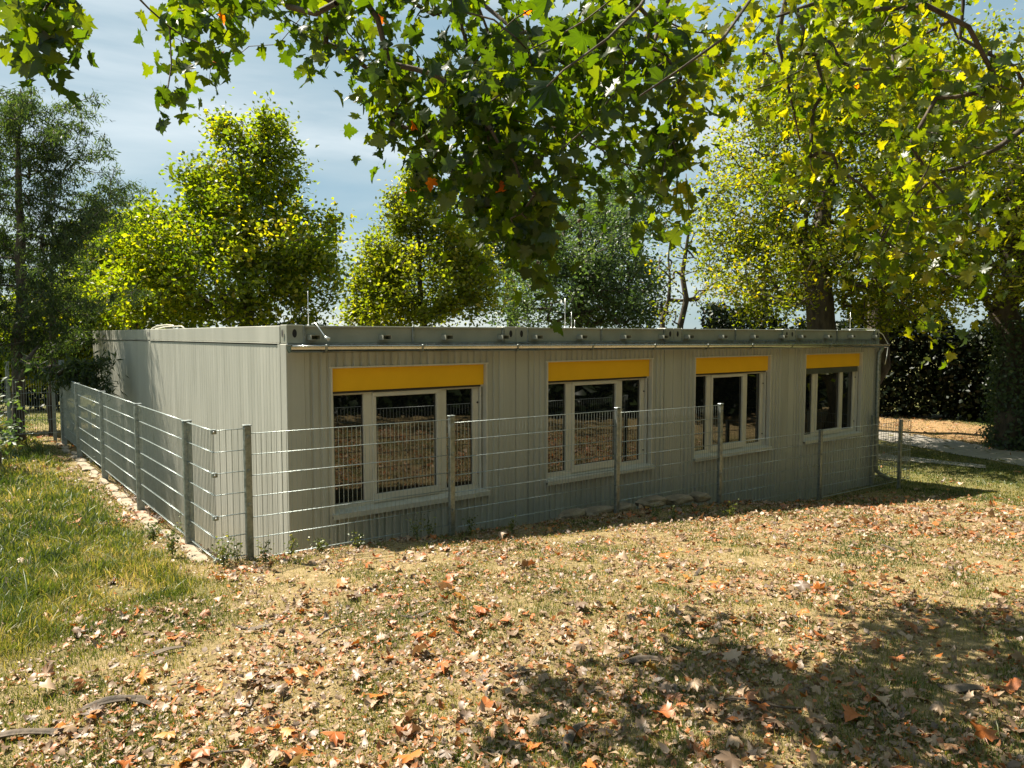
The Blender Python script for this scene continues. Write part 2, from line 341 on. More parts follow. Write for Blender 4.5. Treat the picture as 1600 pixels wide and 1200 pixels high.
# little rectangular tubes that stick out of the beam
for x in (.276,1.092,1.897,2.717,3.257,4.034,4.867,5.661,6.242,7.074,7.911,8.747,9.323,10.194,11.042,11.957):
    m = MB(); w, h, z, y0 = .105, .055, -.022, -.10; t = .007
    for a, b in (((x-w/2, y0, z-h/2), (x+w/2, .012, z-h/2+t)), ((x-w/2, y0, z+h/2-t), (x+w/2, .012, z+h/2)), ((x-w/2, y0, z-h/2+t), (x-w/2+t, .012, z+h/2-t)), ((x+w/2-t, y0, z-h/2+t), (x+w/2, .012, z+h/2-t))): m.box(a, b)
    m.build('tube_bracket', M['beam'], bld)
# gutter
def gutz(x): return -.112-.07*x/L
m = MB(); n = 14; R_ = .066; vs = []; fs = []; xs = np.linspace(.0, L+.12, 26)
for x in xs:
    for k in range(n+1):
        a = math.pi+math.pi*k/n
        vs.append((x, -.10+R_*math.cos(a), gutz(x)+R_*math.sin(a)))
for i in range(len(xs)-1):
    for k in range(n): fs.append((i*(n+1)+k, (i+1)*(n+1)+k, (i+1)*(n+1)+k+1, i*(n+1)+k+1))
m.add(vs, fs, True); m.tube([(x, -.10-R_, gutz(x)+.004) for x in xs], .008, 8); gut = m.build('gutter', M['zinc'], bld)
m = MB(); c = [(0, -.10+R_*math.cos(a), gutz(0)+R_*math.sin(a)) for a in np.linspace(math.pi, 2*math.pi, n+1)]
m.add(c+[(-.012, p[1], p[2]) for p in c], [tuple(range(n+1)), tuple(range(2*n+1, n, -1))]+[(i, i+1, n+2+i, n+1+i) for i in range(n)]); m.build('end_cap', M['zinc'], gut)
for x in (.36, 1.5, 2.85, 4.12, 5.35, 6.55, 7.7, 8.85, 10.1, 11.2):
    m = MB(); p = [(x, -.10+(R_+.004)*math.cos(a), gutz(x)+(R_+.004)*math.sin(a)) for a in np.linspace(math.pi*.93, 2*math.pi, 12)]
    for q in range(len(p)-1):
        a, b = p[q], p[q+1]; m.add([(a[0]-.014, a[1], a[2]), (a[0]+.014, a[1], a[2]), (b[0]+.014, b[1], b[2]), (b[0]-.014, b[1], b[2])], [(0, 1, 2, 3)])
    m.tube([(x-.01, -.165, gutz(x)+.012), (x+.02, -.165, gutz(x)+.004)], .011, 6); m.build('gutter_bracket', M['galv'], gut)
# downpipe
m = MB(); xd = 12.08
m.tube([(xd+.03, -.10, -.23), (xd+.03, -.09, -.29), (xd, -.065, -.36), (xd, -.062, -.5), (xd, -.062, -2.62), (xd+.02, -.07, -2.72), (xd+.10, -.12, -2.80), (xd+.22, -.2, -2.88), (xd+.26, -.23, -2.90)], .042, 14); dp = m.build('downpipe', M['galv'], bld)
for z in (-.9, -2.1):
    m = MB(); m.tube([(xd, -.062, z-.015), (xd, -.062, z+.015)], .047, 14); m.build('pipe_clamp', M['galv'], dp)
# windows
for k, x0 in enumerate(WX):
    x1 = x0+WW; yf = .10
    m = MB()   # white reveal lining all round
    m.box((x0, -.008, WZ0+.05), (x0+.018, yf+.03, WZ1)); m.box((x1-.018, -.008, WZ0+.05), (x1, yf+.03, WZ1)); m.box((x0-.012, -.012, WZ1-.018), (x1+.012, yf+.03, WZ1+.0))
    win = m.build('window', M['white'], bld)
    m = MB()   # frame: outer ring, two mullions, centre sash
    fx0, fx1, fz0, fz1 = x0+.0185, x1-.06, -1.905, -.585
    g = dict(l=(x0+.075, x0+.423), c=(x0+.572, x0+1.358), r=(x0+1.504, x0+1.883))
    m.bbox((fx0, yf, fz1-.06), (fx1, yf+.05, fz1), .004); m.bbox((fx0, yf, fz0), (fx1, yf+.05, -1.83), .004)
    m.bbox((fx0, yf+.001, -1.828), (g['l'][0], yf+.05, fz1-.061), .004); m.bbox((g['r'][1], yf+.001, -1.828), (fx1, yf+.05, fz1-.061), .004)
    m.bbox((g['l'][1], yf+.001, -1.828), (x0+.535, yf+.05, fz1-.061), .004); m.bbox((x0+1.40, yf+.001, -1.828), (g['r'][0], yf+.05, fz1-.061), .004)
    m.build('frame', M['white'], win)
    m = MB(); sx0, sx1 = x0+.527, x0+1.405; yy = yf-.018
    m.bbox((sx0, yy, -.68), (sx1, yf+.045, -.628), .005); m.bbox((sx0, yy, -1.87), (sx1, yf+.045, -1.775), .005)
    m.bbox((sx0, yy+.001, -1.774), (g['c'][0], yf+.045, -.681), .004); m.bbox((g['c'][1], yy+.001, -1.774), (sx1, yf+.045, -.681), .004); m.build('sash', M['white'], win)
    for nme, z0_, z1_ in (('l', -1.829, -.646), ('c', -1.774, -.681), ('r', -1.829, -.646)):
        a, b = g[nme]; mm = MB(); yg = yf+.03 if nme != 'c' else yf+.018
        mm.box((a-.006, yg, z0_-.006), (b+.006, yg+.008, z1_+.006)); mm.build('pane', M['glass'], win)
        mm = MB(); t = .007; y2 = yg-.004
        for q in (((a, y2, z0_), (a+t, yg-.0005, z1_)), ((b-t, y2, z0_), (b, yg-.0005, z1_)), ((a+t, y2, z0_), (b-t, yg-.0005, z0_+t)), ((a+t, y2, z1_-t), (b-t, yg-.0005, z1_))): mm.box(*q)
        mm.build('pane_seal', M['dark'], win)
    m = MB(); m.bbox((x0+.019, .045, -.60), (x1-.019, yf+.02, WZ1-.019), .004); m.build('shutter_box', M['yellow'], win)
    m = MB(); drop = .105 if k == 3 else .022
    m.bbox((x0+.03, .062, -.602-drop), (x1-.05, .085, -.6005), .003); m.build('shutter_slat', M['dark'] if k != 3 else M['shade'], win)
    m = MB(); m.bbox((x1-.056, .058, -1.90), (x1-.024, yf+.012, -.6), .002); m.build('guide_rail', M['white'], win)
    m = MB(); m.box((x1-.047, .0555, -1.90), (x1-.034, .0575, -.625)); m.build('rail_slot', M['dark'], win)
    for z in (-.82, -1.69):
        m = MB(); m.tube([(x1-.08, yf-.012, z), (x1-.08, yf+.002, z)], .011, 10); m.build('fixing_stud', M['dark'], win)
    m = MB()   # sloping sill with a lip
    a, b = x0-.01, x1+.012
    m.add([(a, yf, -1.885), (b, yf, -1.885), (b, -.05, -1.905), (a, -.05, -1.905), (b, -.05, -1.96), (a, -.05, -1.96), (b, -.04, -1.96), (a, -.04, -1.96), (a, -.04, -1.925), (b, -.04, -1.925), (a, yf, -1.915), (b, yf, -1.915)],
          [(3, 2, 1, 0), (5, 4, 2, 3), (7, 6, 4, 5), (8, 9, 6, 7), (10, 11, 9, 8), (0, 10, 8, 7, 5, 3), (1, 2, 4, 6, 9, 11)]); m.build('sill', M['sill'], win)
# rods and wires on the roof
for px, top in ((481, 455), (883, 466), (893, 488), (898, 500), (1329, 488)):
    d = {481: 8.2, 883: 10.4, 893: 10.6, 898: 10.7, 1329: 15.0}[px]
    p = at(px, top, d); m = MB(); m.tube([(p[0], p[1], .05), (p[0], p[1], p[2])], .0038, 6); m.tube([(p[0], p[1], .05), (p[0], p[1], .12)], .010, 8); m.build('lightning_rod', M['rod'], bld)
m = MB(); m.tube([(.30, .06, .12), (.31, .0, .13), (.33, -.06, .07), (.36, -.105, .0), (.37, -.14, -.03), (.39, -.15, -.06)], .006, 6); m.tube([(.36, -.12, -.02), (.41, -.14, -.04)], .016, 8); m.build('conductor_wire', M['rod'], bld)
m = MB(); m.tube([(10.9, .08, .115), (11.6, .06, .13), (12.05, .02, .125), (12.28, -.03, .02), (12.42, -.08, -.18), (12.33, -.10, -.42), (12.26, -.1, -.58)], .008, 6); m.build('conductor_wire', M['rod'], bld)
m = MB(); m.tube([(.02, 6.1, .11), (.03, 5.8, .15), (.05, 5.2, .165), (.05, 4.8, .15), (.05, 4.75, .10)], .012, 6); m.tube([(.12, 6.3, .11), (.12, 5.6, .14), (.12, 4.6, .14), (.12, 4.4, .10)], .010, 6); m.build('cable', M['white'], bld)

# ------------------------------------------------------------------ fences
def mesh_panel(parent, p0, p1, ztop, zs=.187, rows=7, name='mesh_panel'):
    """wire mat from p0 to p1 (xy), double horizontal rods, one row of upright rods"""
    p0 = np.array(p0, float); p1 = np.array(p1, float); d = p1-p0; ln = np.linalg.norm(d); u = d/ln; nn = np.array([-u[1], u[0]])
    z1 = ztop if hasattr(ztop, '__len__') else (ztop, ztop)
    m = MB(); r = .0035
    for i in range(rows):
        for sgn in (-1, 1):
            o = nn*sgn*.006
            m.tube([(p0[0]+o[0], p0[1]+o[1], z1[0]-i*zs), (p1[0]+o[0], p1[1]+o[1], z1[1]-i*zs)], r, 6)
    k = max(int(round(ln/.0465)), 1)
    for j in range(k+1):
        t = j/k; q = p0+d*t; zt = z1[0]+(z1[1]-z1[0])*t
        m.tube([(q[0], q[1], zt+.004), (q[0], q[1], zt-(rows-1)*zs-.004)], .0026, 5, False)
    return m.build(name, M['wire'], parent)
def fpost(parent, x, y, top, base=None, w=.062, d=.05, rot=0, clips=True, dark=False):
    zb = float(gz(x, y))-.25 if base is None else base
    m = MB(); hw, hd = (w/2, d/2) if not rot else (d/2, w/2)
    m.bbox((x-hw, y-hd, zb), (x+hw, y+hd, top-.006), .006); o = m.build('post', M['galv'], parent)
    m = MB(); m.bbox((x-hw-.004, y-hd-.004, top-.006), (x+hw+.004, y+hd+.004, top+.008), .004); m.build('post_cap', M['galv'], o)
    if clips:
        for i in range(4):
            z = top-.1-i*.3; m = MB()
            if rot: m.bbox((x+hw, y-.012, z-.02), (x+hw+.018, y+.012, z+.02), .003)
            else: m.bbox((x-.012, y-hd-.012, z-.016), (x+.012, y-hd, z+.016), .003)
            m.build('clip', M['galv'], o)
    return o
YF, XL = -.80, -.955
ff = empty('mesh_fence', (5.5, YF, -2.4), 'waist high galvanised wire mesh fence running along the window side', 'fence')
for x, top in ((-.67, -.79), (1.46, -.848), (3.94, -.91), (6.03, -.978), (8.71, -1.565), (11.51, -1.59)): fpost(ff, x, YF, top)
for a, b, z in ((XL, -.70, (-.815, -.815)), (-.64, 1.43, (-.862, -.885)), (1.49, 3.91, (-.921, -.942)), (3.97, 6.0, (-.972, -.994)), (6.06, 8.68, (-1.551, -1.585)), (8.74, 11.93, (-1.575, -1.63))):
    mesh_panel(ff, (a, YF), (b, YF), z)
mesh_panel(ff, (11.93, YF+.01), (11.93, -.05), (-1.63, -1.615)); fpost(ff, 11.9, -.075, -1.60, clips=False)
fl = empty('mesh_fence', (XL, 4, -2.1), 'bright galvanised mesh fence along the plain end wall', 'fence')
LP = [(.07, -.81), (2.28, -.81), (4.72, -.81), (7.2, -.82)]
for y, top in LP: fpost(fl, XL, y, top, w=.08, d=.06)
fpost(fl, XL, 9.2, -.48, w=.09, d=.09)
ys = [YF]+[p[0] for p in LP]+[9.2]
for a, b in zip(ys[:-1], ys[1:]):
    mesh_panel(fl, (XL, a+(0 if a == YF else .04)), (XL, b-.04), (-.815, -.82))
for i in (0, 2, 4, 6):
    m = MB(); z = -.815-i*.187; m.bbox((XL-.022, YF-.022, z-.028), (XL+.022, YF+.022, z+.012), .004); c = m.build('corner_clamp', M['galv'], fl)
    m = MB(); m.tube([(XL-.002, YF-.024, z-.008), (XL-.006, YF-.034, z-.008)], .008, 8); m.build('bolt', M['rod'], c)
# rear-left fence that runs off to the left
fb = empty('mesh_fence', (-2.5, 9.4, -2.1), 'shaded mesh fence crossing behind the tall corner post on the left', 'fence')
P0 = np.array([XL-.05, 9.2]); P1 = at(12, 600, 14.1)[:2]; dv = P1-P0
P2 = P1+dv*1.2
mesh_panel(fb, P0, P1, (-.82, -.85), zs=.26, rows=5); mesh_panel(fb, P1+dv*.01, P2, (-.85, -.9), zs=.26, rows=5)
fpost(fb, P1[0], P1[1], -.5, clips=False); fpost(fb, P2[0], P2[1], -.6, clips=False)
q = P0+dv*.14; fpost(fb, q[0]+.15, q[1]+1.3, -.95, clips=False)
cage = empty('mesh_gate', (-.5, 6.3, -2.1), 'small wire mesh gate standing between the fence and end wall', 'gate')
a, b = (-.93, 6.6), (-.35, 6.75)
mesh_panel(cage, a, b, -1.22, zs=.16, rows=6); fpost(cage, b[0], b[1], -1.2, base=-3.0, w=.04, d=.04, clips=False); fpost(cage, a[0]+.06, a[1], -1.15, base=-3.0, w=.04, d=.04, clips=False)

# ------------------------------------------------------------------ stones
def stone(name, c, s, rz, label, group, seed, mat='stone'):
    r = random.Random(seed); import bmesh
    bm = bmesh.new(); bmesh.ops.create_icosphere(bm, subdivisions=3, radius=1)
    for v in bm.verts:
        p = v.co; q = Vector([math.copysign(abs(x)**.75, x) for x in p]); n = mnoise.noise(p*1.4+Vector((seed*3.1, 0, 0)))*.28+mnoise.noise(p*4+Vector((seed, 5, 0)))*.08
        v.co = Vector((q.x*s[0], q.y*s[1], q.z*s[2]))*(1+n)
    me = bpy.data.meshes.new(name); bm.to_mesh(me); bm.free(); me.polygons.foreach_set('use_smooth', [False]*len(me.polygons))
    o = bpy.data.objects.new(name, me); COL.objects.link(o); me.materials.append(M[mat]); o.location = [float(x) for x in c]; o.rotation_euler = (0, 0, rz); return tag(o, label, 'stone', group)
ys = -.75; k = 0; KS = []
while ys < 9:
    l = random.uniform(.32, .62); KS.append((ys+l/2, l)); ys += l+random.uniform(.0, .05)
for k, (y, l) in enumerate(KS):
    x = XL-.05+random.uniform(-.05, .04)
    stone('edging_stone', (x, y, float(gz(x-.05, y))+.0), (random.uniform(.05, .09), l/2*.9, .035), random.uniform(-.12, .12), 'rough pale edging stone in the row under the left mesh fence', 'edging stones under the left fence', k)
for k, (px, py, sx, sy) in enumerate([(905, 808, .22, .10), (945, 803, .24, .12), (985, 798, .2, .10), (1030, 787, .28, .13), (1072, 783, .25, .12), (1105, 779, .16, .11)]):
    p = at_z(px, py, -2.22-.03*k/3); r = (p-CAM); t = (YF+.02-CAM[1])/r[1]; p = CAM+r*t
    stone('boulder', (p[0], YF+.16, p[2]-.0), (sx, sy, .065), random.uniform(-.2, .2), ['low pale boulder under the fence, first from the left', 'flat pale boulder second from the left under the fence', 'pale boulder just left of the post below the second window', 'long flat boulder right of the post between windows two and three', 'flat sunlit topped boulder second from the right under the fence', 'small pale boulder beside the fourth post of the fence'][k], 'boulders along the foot of the window side fence', 40+k)

# ------------------------------------------------------------------ leaves
def tri_fan(outline, centre, zf):
    pts = [centre]+outline; V = np.array([(x, y, zf(x, y)) for x, y in pts]); n = len(outline)
    return V, np.array([(0, 1+i, 1+(i+1) % n) for i in range(n)])
HALF = [(.05, -.01), (.20, -.10), (.33, -.02), (.47, -.03), (.40, .09), (.33, .17), (.45, .24), (.64, .37), (.50, .42), (.40, .50), (.25, .50), (.30, .62), (.20, .72), (.17, .84), (.06, .92)]
def plane_leaf(curl, droop, twist=0, seed=0, pet=True):
    r = random.Random(seed); h = [(x*(1+r.uniform(-.12, .12)), y+r.uniform(-.03, .03)) for x, y in HALF]; h2 = [(-x*(1+r.uniform(-.1, .1)), y+r.uniform(-.03, .03)) for x, y in HALF]
    out = [(0, .02)]+h+[(0, 1.02)]+h2[::-1]
    f = lambda x, y: abs(x)*.12-curl*x*x*1.4-droop*(y-.3)**2+twist*x*(y-.4)+r.uniform(-.02, .02)
    V, F_ = tri_fan(out, (0, .33), f)
    if pet:
        n = len(V); V = np.vstack([V, [(-.012, .0, 0), (.012, 0, 0), (.02, -.42, .12)]]); F_ = np.vstack([F_, [(n, n+1, n+2)]])
    V[:, 1] -= .2; return V, F_
PL = [plane_leaf(random.uniform(-.1, .5), random.uniform(.1, .6), random.uniform(-.3, .3), k) for k in range(8)]
def curled(seed):
    r = random.Random(seed+99); V, F_ = plane_leaf(0, 0, 0, seed, pet=True)
    n1 = len(V); 
    # subdivide towards the edge is not needed: bend the leaf about two random axes
    for _ in range(2):
        a = r.uniform(0, math.pi); k = r.uniform(.4, 2.6)*r.choice((-1, 1)); ca, sa = math.cos(a), math.sin(a)
        u = V[:, 0]*ca+V[:, 1]*sa; w = -V[:, 0]*sa+V[:, 1]*ca
        th = u*k; u2 = np.sin(th)/k; z2 = V[:, 2]+(1-np.cos(th))/k
        V = np.stack([u2*ca-w*sa, u2*sa+w*ca, z2], 1)
    V[:, 2] += np.array([r.uniform(-.035, .035) for _ in range(len(V))]); V[:, 2] -= V[:, 2].min()+.02
    V[:, :2] -= V[:, :2].mean(0); return V, F_
CL = [curled(k) for k in range(16)]
def shred(seed):
    r = random.Random(seed); n = r.randint(5, 7); out = []
    for i in range(n):
        a = 2*math.pi*i/n; q = r.uniform(.25, .6); out.append((q*math.cos(a)*1.3, q*math.sin(a)*.8))
    k = r.uniform(-1.5, 1.5); V, F_ = tri_fan(out, (0, 0), lambda x, y: k*x*x+r.uniform(-.1, .1)); V[:, 2] -= V[:, 2].min(); return V, F_
SH = [shred(k) for k in range(14)]
def diamond(w, fold, bend):
    V = np.array([(0, 0, 0), (w, .45, fold), (0, 1, -bend), (-w, .45, fold), (0, .5, -bend*.2)]); return V, np.array([(0, 1, 4), (1, 2, 4), (2, 3, 4), (3, 0, 4)])
OV = [diamond(.26, .06, .15), diamond(.3, .1, .05), diamond(.22, .03, .3)]
def quad(w, fold=.08):
    return np.array([(0, 0, 0), (w, .5, fold), (0, 1, 0), (-w, .5, fold)]), np.array([(0, 1, 2), (0, 2, 3)])
Q = [quad(.3), quad(.24, .03), quad(.36, .12)]
ND = [quad(.10, .0), quad(.07, .03), quad(.13, -.02)]

# ------------------------------------------------------------------ tree builder
def skeleton(trunk, centers, rtwig=.008, wander=.12, rise=.35, maxr=None, order=None):
    """trunk: list of points. Every centre is joined to the nearest wood already there. Returns chains of (points, radii)."""
    P = [np.array(p, float) for p in trunk]; par = [-1]+list(range(len(P)-1)); cnt = [0.0]*len(P); chains = []
    ax = np.array(P); dist = np.min(np.linalg.norm(centers[:, None]-ax[None], axis=2), axis=1)
    for ci in np.argsort(dist):
        c = centers[ci]; A = np.array(P); dd = A-c
        cost = np.linalg.norm(dd, axis=1)+rise*np.maximum(0, dd[:, 2]) + .0
        j = int(np.argmin(cost)); L_ = np.linalg.norm(c-P[j]); n = max(2, int(L_/.45)); prev = j; pts = [j]
        off = rng.normal(0, wander*L_, 3)
        for k in range(1, n+1):
            t = k/n; p = P[j]*(1-t)+c*t+off*math.sin(math.pi*t)*.5; p = p+rng.normal(0, .03*min(L_, 1), 3)*(k < n)
            P.append(p); par.append(prev); cnt.append(0); prev = len(P)-1; pts.append(prev)
        chains.append(pts); q = prev
        while q != -1: cnt[q] += 1; q = par[q]
    return P, cnt, chains
def make_tree(name, label, base, trunk, centers, leafs, leafsize, per, spread, mat, trunk_r, group=None, bark='bark', twig=.008, power=.5, wander=.12, normal=(0, 0, 1), nrand=.9, vfun=None, droop=0, cat='tree', rise=.35, cap=9, cscale=None):
    root = empty(name, base, label, cat, group)
    centers = np.asarray(centers, float)
    P, cnt, chains = skeleton(trunk, centers, wander=wander, rise=rise)
    tot = max(cnt[0], 1); rad = lambda i: max(twig, trunk_r*(max(cnt[i], 1)/tot)**power)
    m = MB(); nt_ = len(trunk)
    rr = [max(rad(i), trunk_r*(1-.93*i/(nt_-1))*.8) for i in range(nt_)]; rr[0] *= 1.25
    m.tube([P[i] for i in range(nt_)], rr, 14)
    for ch in chains:
        r_ = [min(cap, rad(i)) for i in ch]; r_[0] = min(r_[0], r_[1]*1.3); m.tube([P[i] for i in ch], r_, 5 if r_[1] < .05 else 8, False)
    m.build('trunk', M[bark], root)
    n = len(centers)*per; ci = np.repeat(np.arange(len(centers)), per)
    sp = spread if hasattr(spread, '__len__') else (spread, spread, spread)
    pos = centers[ci]+rng.normal(0, 1, (n, 3))*np.array(sp)*rng.uniform(.5, 1.3, (len(centers), 1))[ci]*(1 if cscale is None else cscale[ci][:, None])
    # leaves along the last part of each twig
    nrm = rng.normal(0, nrand, (n, 3))+np.array(normal); spin = rng.uniform(0, 2*math.pi, n)
    R = frames(nrm, spin)
    if droop:   # leaf axis hangs down
        y = rng.normal(0, .45, (n, 3))+np.array([0, 0, -1.0])*droop; y /= np.linalg.norm(y, axis=1, keepdims=True)
        x = np.cross(y, rng.normal(0, 1, (n, 3))); x /= np.linalg.norm(x, axis=1, keepdims=True); z = np.cross(x, y); R = np.stack([x, y, z], 2)
    cv = rng.normal(0, .16, len(centers))
    v = np.clip(rng.beta(2, 2, n)*.8+.1+cv[ci], 0, .97) if vfun is None else vfun(pos, ci, n)
    V, F_, A = scatter(leafs, pos, R, leafsize*rng.uniform(.65, 1.25, n), v)
    me = npmesh('crown', V, F_, {'v': ('FACE', A)}); link('crown', me, M[mat], root)
    return root
def envelope(n, c, rad, power=1/3, zpow=1.0, hollow=.3, rot=0):
    """cluster centres in an egg, denser towards the surface"""
    d = rng.normal(0, 1, (n, 3)); d /= np.linalg.norm(d, axis=1, keepdims=True); r = (hollow**3+(1-hollow**3)*rng.uniform(0, 1, n))**power
    q = d*r[:, None]; return np.array(c)+q*np.array(rad)
def trunkline(b, top, n=9, w=.12):
    b = np.array(b, float); top = np.array(top, float); pts = [b+(top-b)*t for t in np.linspace(0, 1, n)]
    return [p+(rng.normal(0, w, 3)*np.array([1, 1, 0]) if 0 < i else 0) for i, p in enumerate(pts)]
def screen_crown(spec, d, dd, n, jit=0):
    """cluster centres inside round lobes measured on the photograph: (px, py, rx, ry); depth spread follows each lobe's own width"""
    area = np.array([s[2]*s[3]*(s[4] if len(s) > 4 else 1) for s in spec], float); pick = rng.choice(len(spec), n, p=area/area.sum()); out = []
    for k in pick:
        px, py, rx, ry = spec[k][:4]; q = rng.normal(0, 1, 3); q /= np.linalg.norm(q); q *= rng.uniform(.1, 1)**.4
        dep = d+q[2]*dd*min(1, rx/90); p = at(px+q[0]*rx, py+q[1]*ry, d); out.append(p+FW0*(dep-d))
    return np.array(out)
def tree_at(name, label, spec, d, dd, n, leafs, size, per, spread, mat, trunk_r, px_b, px_t=None, py_t=None, **kw):
    c = screen_crown(spec, d, dd, n); b = at(px_b, 525, d); z0 = float(gz(b[0], b[1]))
    t = at(px_t or px_b, py_t or spec[0][1], d)
    return make_tree(name, label, (b[0], b[1], z0), trunkline((b[0], b[1], z0-.2), t, 11, kw.pop('tw', .08)), c, leafs, size, per, spread, mat, trunk_r, **kw)
TG = 'trees behind the building'
tree_at('cherry_tree', 'tall green tree with a spiky top rising behind the left part of the roof', [(355,205,16,40,1.6),(425,215,22,45,1.3),(385,260,45,45,1.2),(455,265,18,40,.9),(320,300,38,40,1),(400,330,75,50),(290,370,85,55),(440,390,85,60),(235,440,60,65),(360,440,110,70),(490,440,40,65),(508,360,18,30,.9),(200,490,30,30)], 22, 3.0, 700, Q, .155, 60, (.27, .27, .23), 'leaf_a', .17, 392, 372, 190, twig=.012)
tree_at('lime_tree', 'slender yellow green tree behind the roof between the first two windows', [(652,280,14,30,1.5),(640,330,32,40,1.2),(690,350,34,45,1.1),(610,390,45,45),(720,400,38,50),(590,440,45,45),(660,440,85,60),(745,450,35,50),(562,480,25,40),(620,495,85,28)], 27, 2.8, 560, Q, .16, 56, (.29, .29, .24), 'leaf_b', .12, 662, 655, 275, twig=.012)
tree_at('willow_tree', 'round dusky blue green tree behind the middle of the roof', [(920,390,110,75),(880,455,100,70),(960,450,80,70),(850,400,50,50,.6),(930,345,60,30,.7),(800,480,40,40,.8),(1000,490,40,40,.8)], 33, 5, 620, Q, .17, 50, (.33, .33, .28), 'leaf_c', .3, 900, 905, 350, twig=.012)
tree_at('oak_tree', 'dark tree standing behind the yellow green tree and the round one', [(770,330,50,60),(760,400,50,60),(975,330,60,60),(990,280,40,40,.6),(830,350,50,50)], 42, 5, 170, Q, .3, 50, (.7, .7, .5), 'leaf_c', .3, 800, 790, 290, twig=.015)
tree_at('young_tree', 'thin almost bare tree against the gap of open sky', [(1052,400,32,70,.4),(1085,340,30,60,.3),(1060,470,40,40,.5),(1100,430,30,60,.4),(1065,320,15,40,.2)], 26, 1.2, 42, Q, .13, 12, (.3, .3, .3), 'leaf_d', .11, 1060, 1078, 270, twig=.018, power=.6, wander=.16)
tree_at('young_tree', 'second bare forked stem beside the thin tree in the sky gap', [(1040,450,20,60,.4),(1110,470,25,45,.4)], 27, 1.2, 18, Q, .13, 10, (.3, .3, .3), 'leaf_d', .09, 1038, 1044, 340, twig=.016, power=.6, wander=.16)
tree_at('maple_tree', 'broad autumn tinted tree with thick dark trunk behind the last windows', [(1290,120,120,100,1),(1200,230,80,70),(1340,220,110,90),(1170,320,75,70),(1280,330,110,80),(1160,420,65,70,.9),(1230,420,80,70),(1340,420,90,80),(1200,480,60,28,.5),(1390,470,60,45)], 20, 3.6, 720, Q, .12, 70, (.28, .28, .23), 'leaf_d', .36, 1296, 1275, 100, twig=.012, power=.6, tw=.12)
tree_at('maple_tree', 'dark leaning trunk with thin crown right of the thick autumn tree', [(1400,150,110,90),(1450,280,100,90),(1380,350,70,70),(1470,440,80,60)], 23, 3, 300, Q, .14, 55, (.34, .34, .28), 'leaf_a', .30, 1350, 1420, 120, twig=.012, power=.6, tw=.15)
tree_at('ivy_clad_tree', 'big tree with an ivy wrapped trunk beside the path at the right edge', [(1500,330,110,80),(1580,250,100,90),(1540,430,100,60),(1640,380,110,120),(1450,430,70,50,.7),(1560,120,120,90),(1700,250,110,120)], 19.3, 3.4, 470, Q, .13, 60, (.34, .34, .28), 'leaf_b', .33, 1592, 1582, 150, twig=.012, power=.55, tw=.15)
# ivy round that trunk
b = at(1592, 525, 19.3); zb = float(gz(b[0], b[1])); n = 5200
h = rng.uniform(0, 1, n)**1.3*3.3; a = rng.uniform(0, 2*math.pi, n); r = .36+rng.gamma(2, .06, n)+(.5-h*.12).clip(0)*.3
pos = np.stack([b[0]+r*np.cos(a), b[1]+r*np.sin(a), zb+h], 1)
ivy = empty('ivy', (b[0], b[1], zb), 'thick green ivy climbing the lower trunk at the right edge', 'ivy')
V, F_, A = scatter(Q, pos, frames(np.stack([np.cos(a), np.sin(a), np.full(n, .3)], 1)+rng.normal(0, .5, (n, 3)), rng.uniform(0, 6.28, n)), .11*rng.uniform(.6, 1.2, n), np.clip(rng.beta(2, 2, n), 0, 1))
link('foliage', npmesh('foliage', V, F_, {'v': ('FACE', A)}), M['leaf_c'], ivy)
m = MB()
for k in range(7):
    a0 = k*.9; m.tube([(b[0]+.4*math.cos(a0+t*.5), b[1]+.4*math.sin(a0+t*.5), zb+t*3) for t in np.linspace(0, 1, 8)], .018, 5)
m.build('stem', M['bark'], ivy)
# left side background
tree_at('cherry_tree', 'lower yellow green tree behind the far end of the roof on the left', [(215,370,50,50),(180,440,70,60),(260,480,60,40),(120,480,60,60),(150,400,40,50,.6)], 25, 3, 330, Q, .17, 55, (.3, .3, .26), 'leaf_a', .15, 205, 210, 320, group=None, twig=.012)
tree_at('hazel_shrub', 'yellow green bushy shrub behind the tall corner post', [(120,500,60,50),(60,515,60,55),(140,540,40,40),(60,560,60,30)], 18.5, 2, 300, Q, .13, 70, (.3, .3, .26), 'leaf_a', .06, 100, 105, 480, twig=.01, cat='shrub')
# conifers
def conifer(label, px, d, topy, limbs, tr, group):
    b = at(px, 525, d); zb = float(gz(b[0], b[1])); top = at(px+6, topy, d); cs = []
    base = np.array([b[0], b[1], zb]); tl = trunkline(base-ZU*.2, top, 14, .02)
    for (x0, y0, x1, y1, dz) in limbs:
        A0 = at(x0, y0, d); B0 = at(x1, y1, d)+FW0*dz
        n_ = int(np.linalg.norm(B0-A0)/.22)+3
        for t in np.linspace(.3, 1, n_):
            p = A0+(B0-A0)*t; cs.append(p+rng.normal(0, .09, 3)); cs.append(p+RT*rng.normal(0, .2)+FW0*rng.normal(0, .3)-ZU*abs(rng.normal(0, .12)))
    cs = np.array(cs)
    return make_tree('conifer', label, (b[0], b[1], zb), tl, cs, ND, .11, 52, (.11, .11, .055), 'needle', tr, droop=.45, twig=.007, power=.6, wander=.05, group=group, vfun=lambda p, c, n: np.clip(rng.beta(2, 2, n), 0, 1))
LB = []
for k in range(36):
    y = 150+k*11.4; ln = (26+min(k, 14)*9.5*random.uniform(.4, 1.0))*(1 if y < 440 else .55)
    s = 1 if k % 2 else -1
    LB.append((25, y+ln*.40, 25+s*ln, y-ln*.45*random.uniform(.3, 1.3), random.uniform(-1.2, 1.2)))
LB += [(40,460,185,300,0),(40,430,180,270,.5),(30,380,140,190,-.3),(40,300,120,150,.2),(40,520,190,450,.3),(30,250,90,160,.2)]
conifer('feathery dark conifer with ascending limbs at the left edge', 24, 14.5, 138, LB, .11, 'conifers at the left edge')
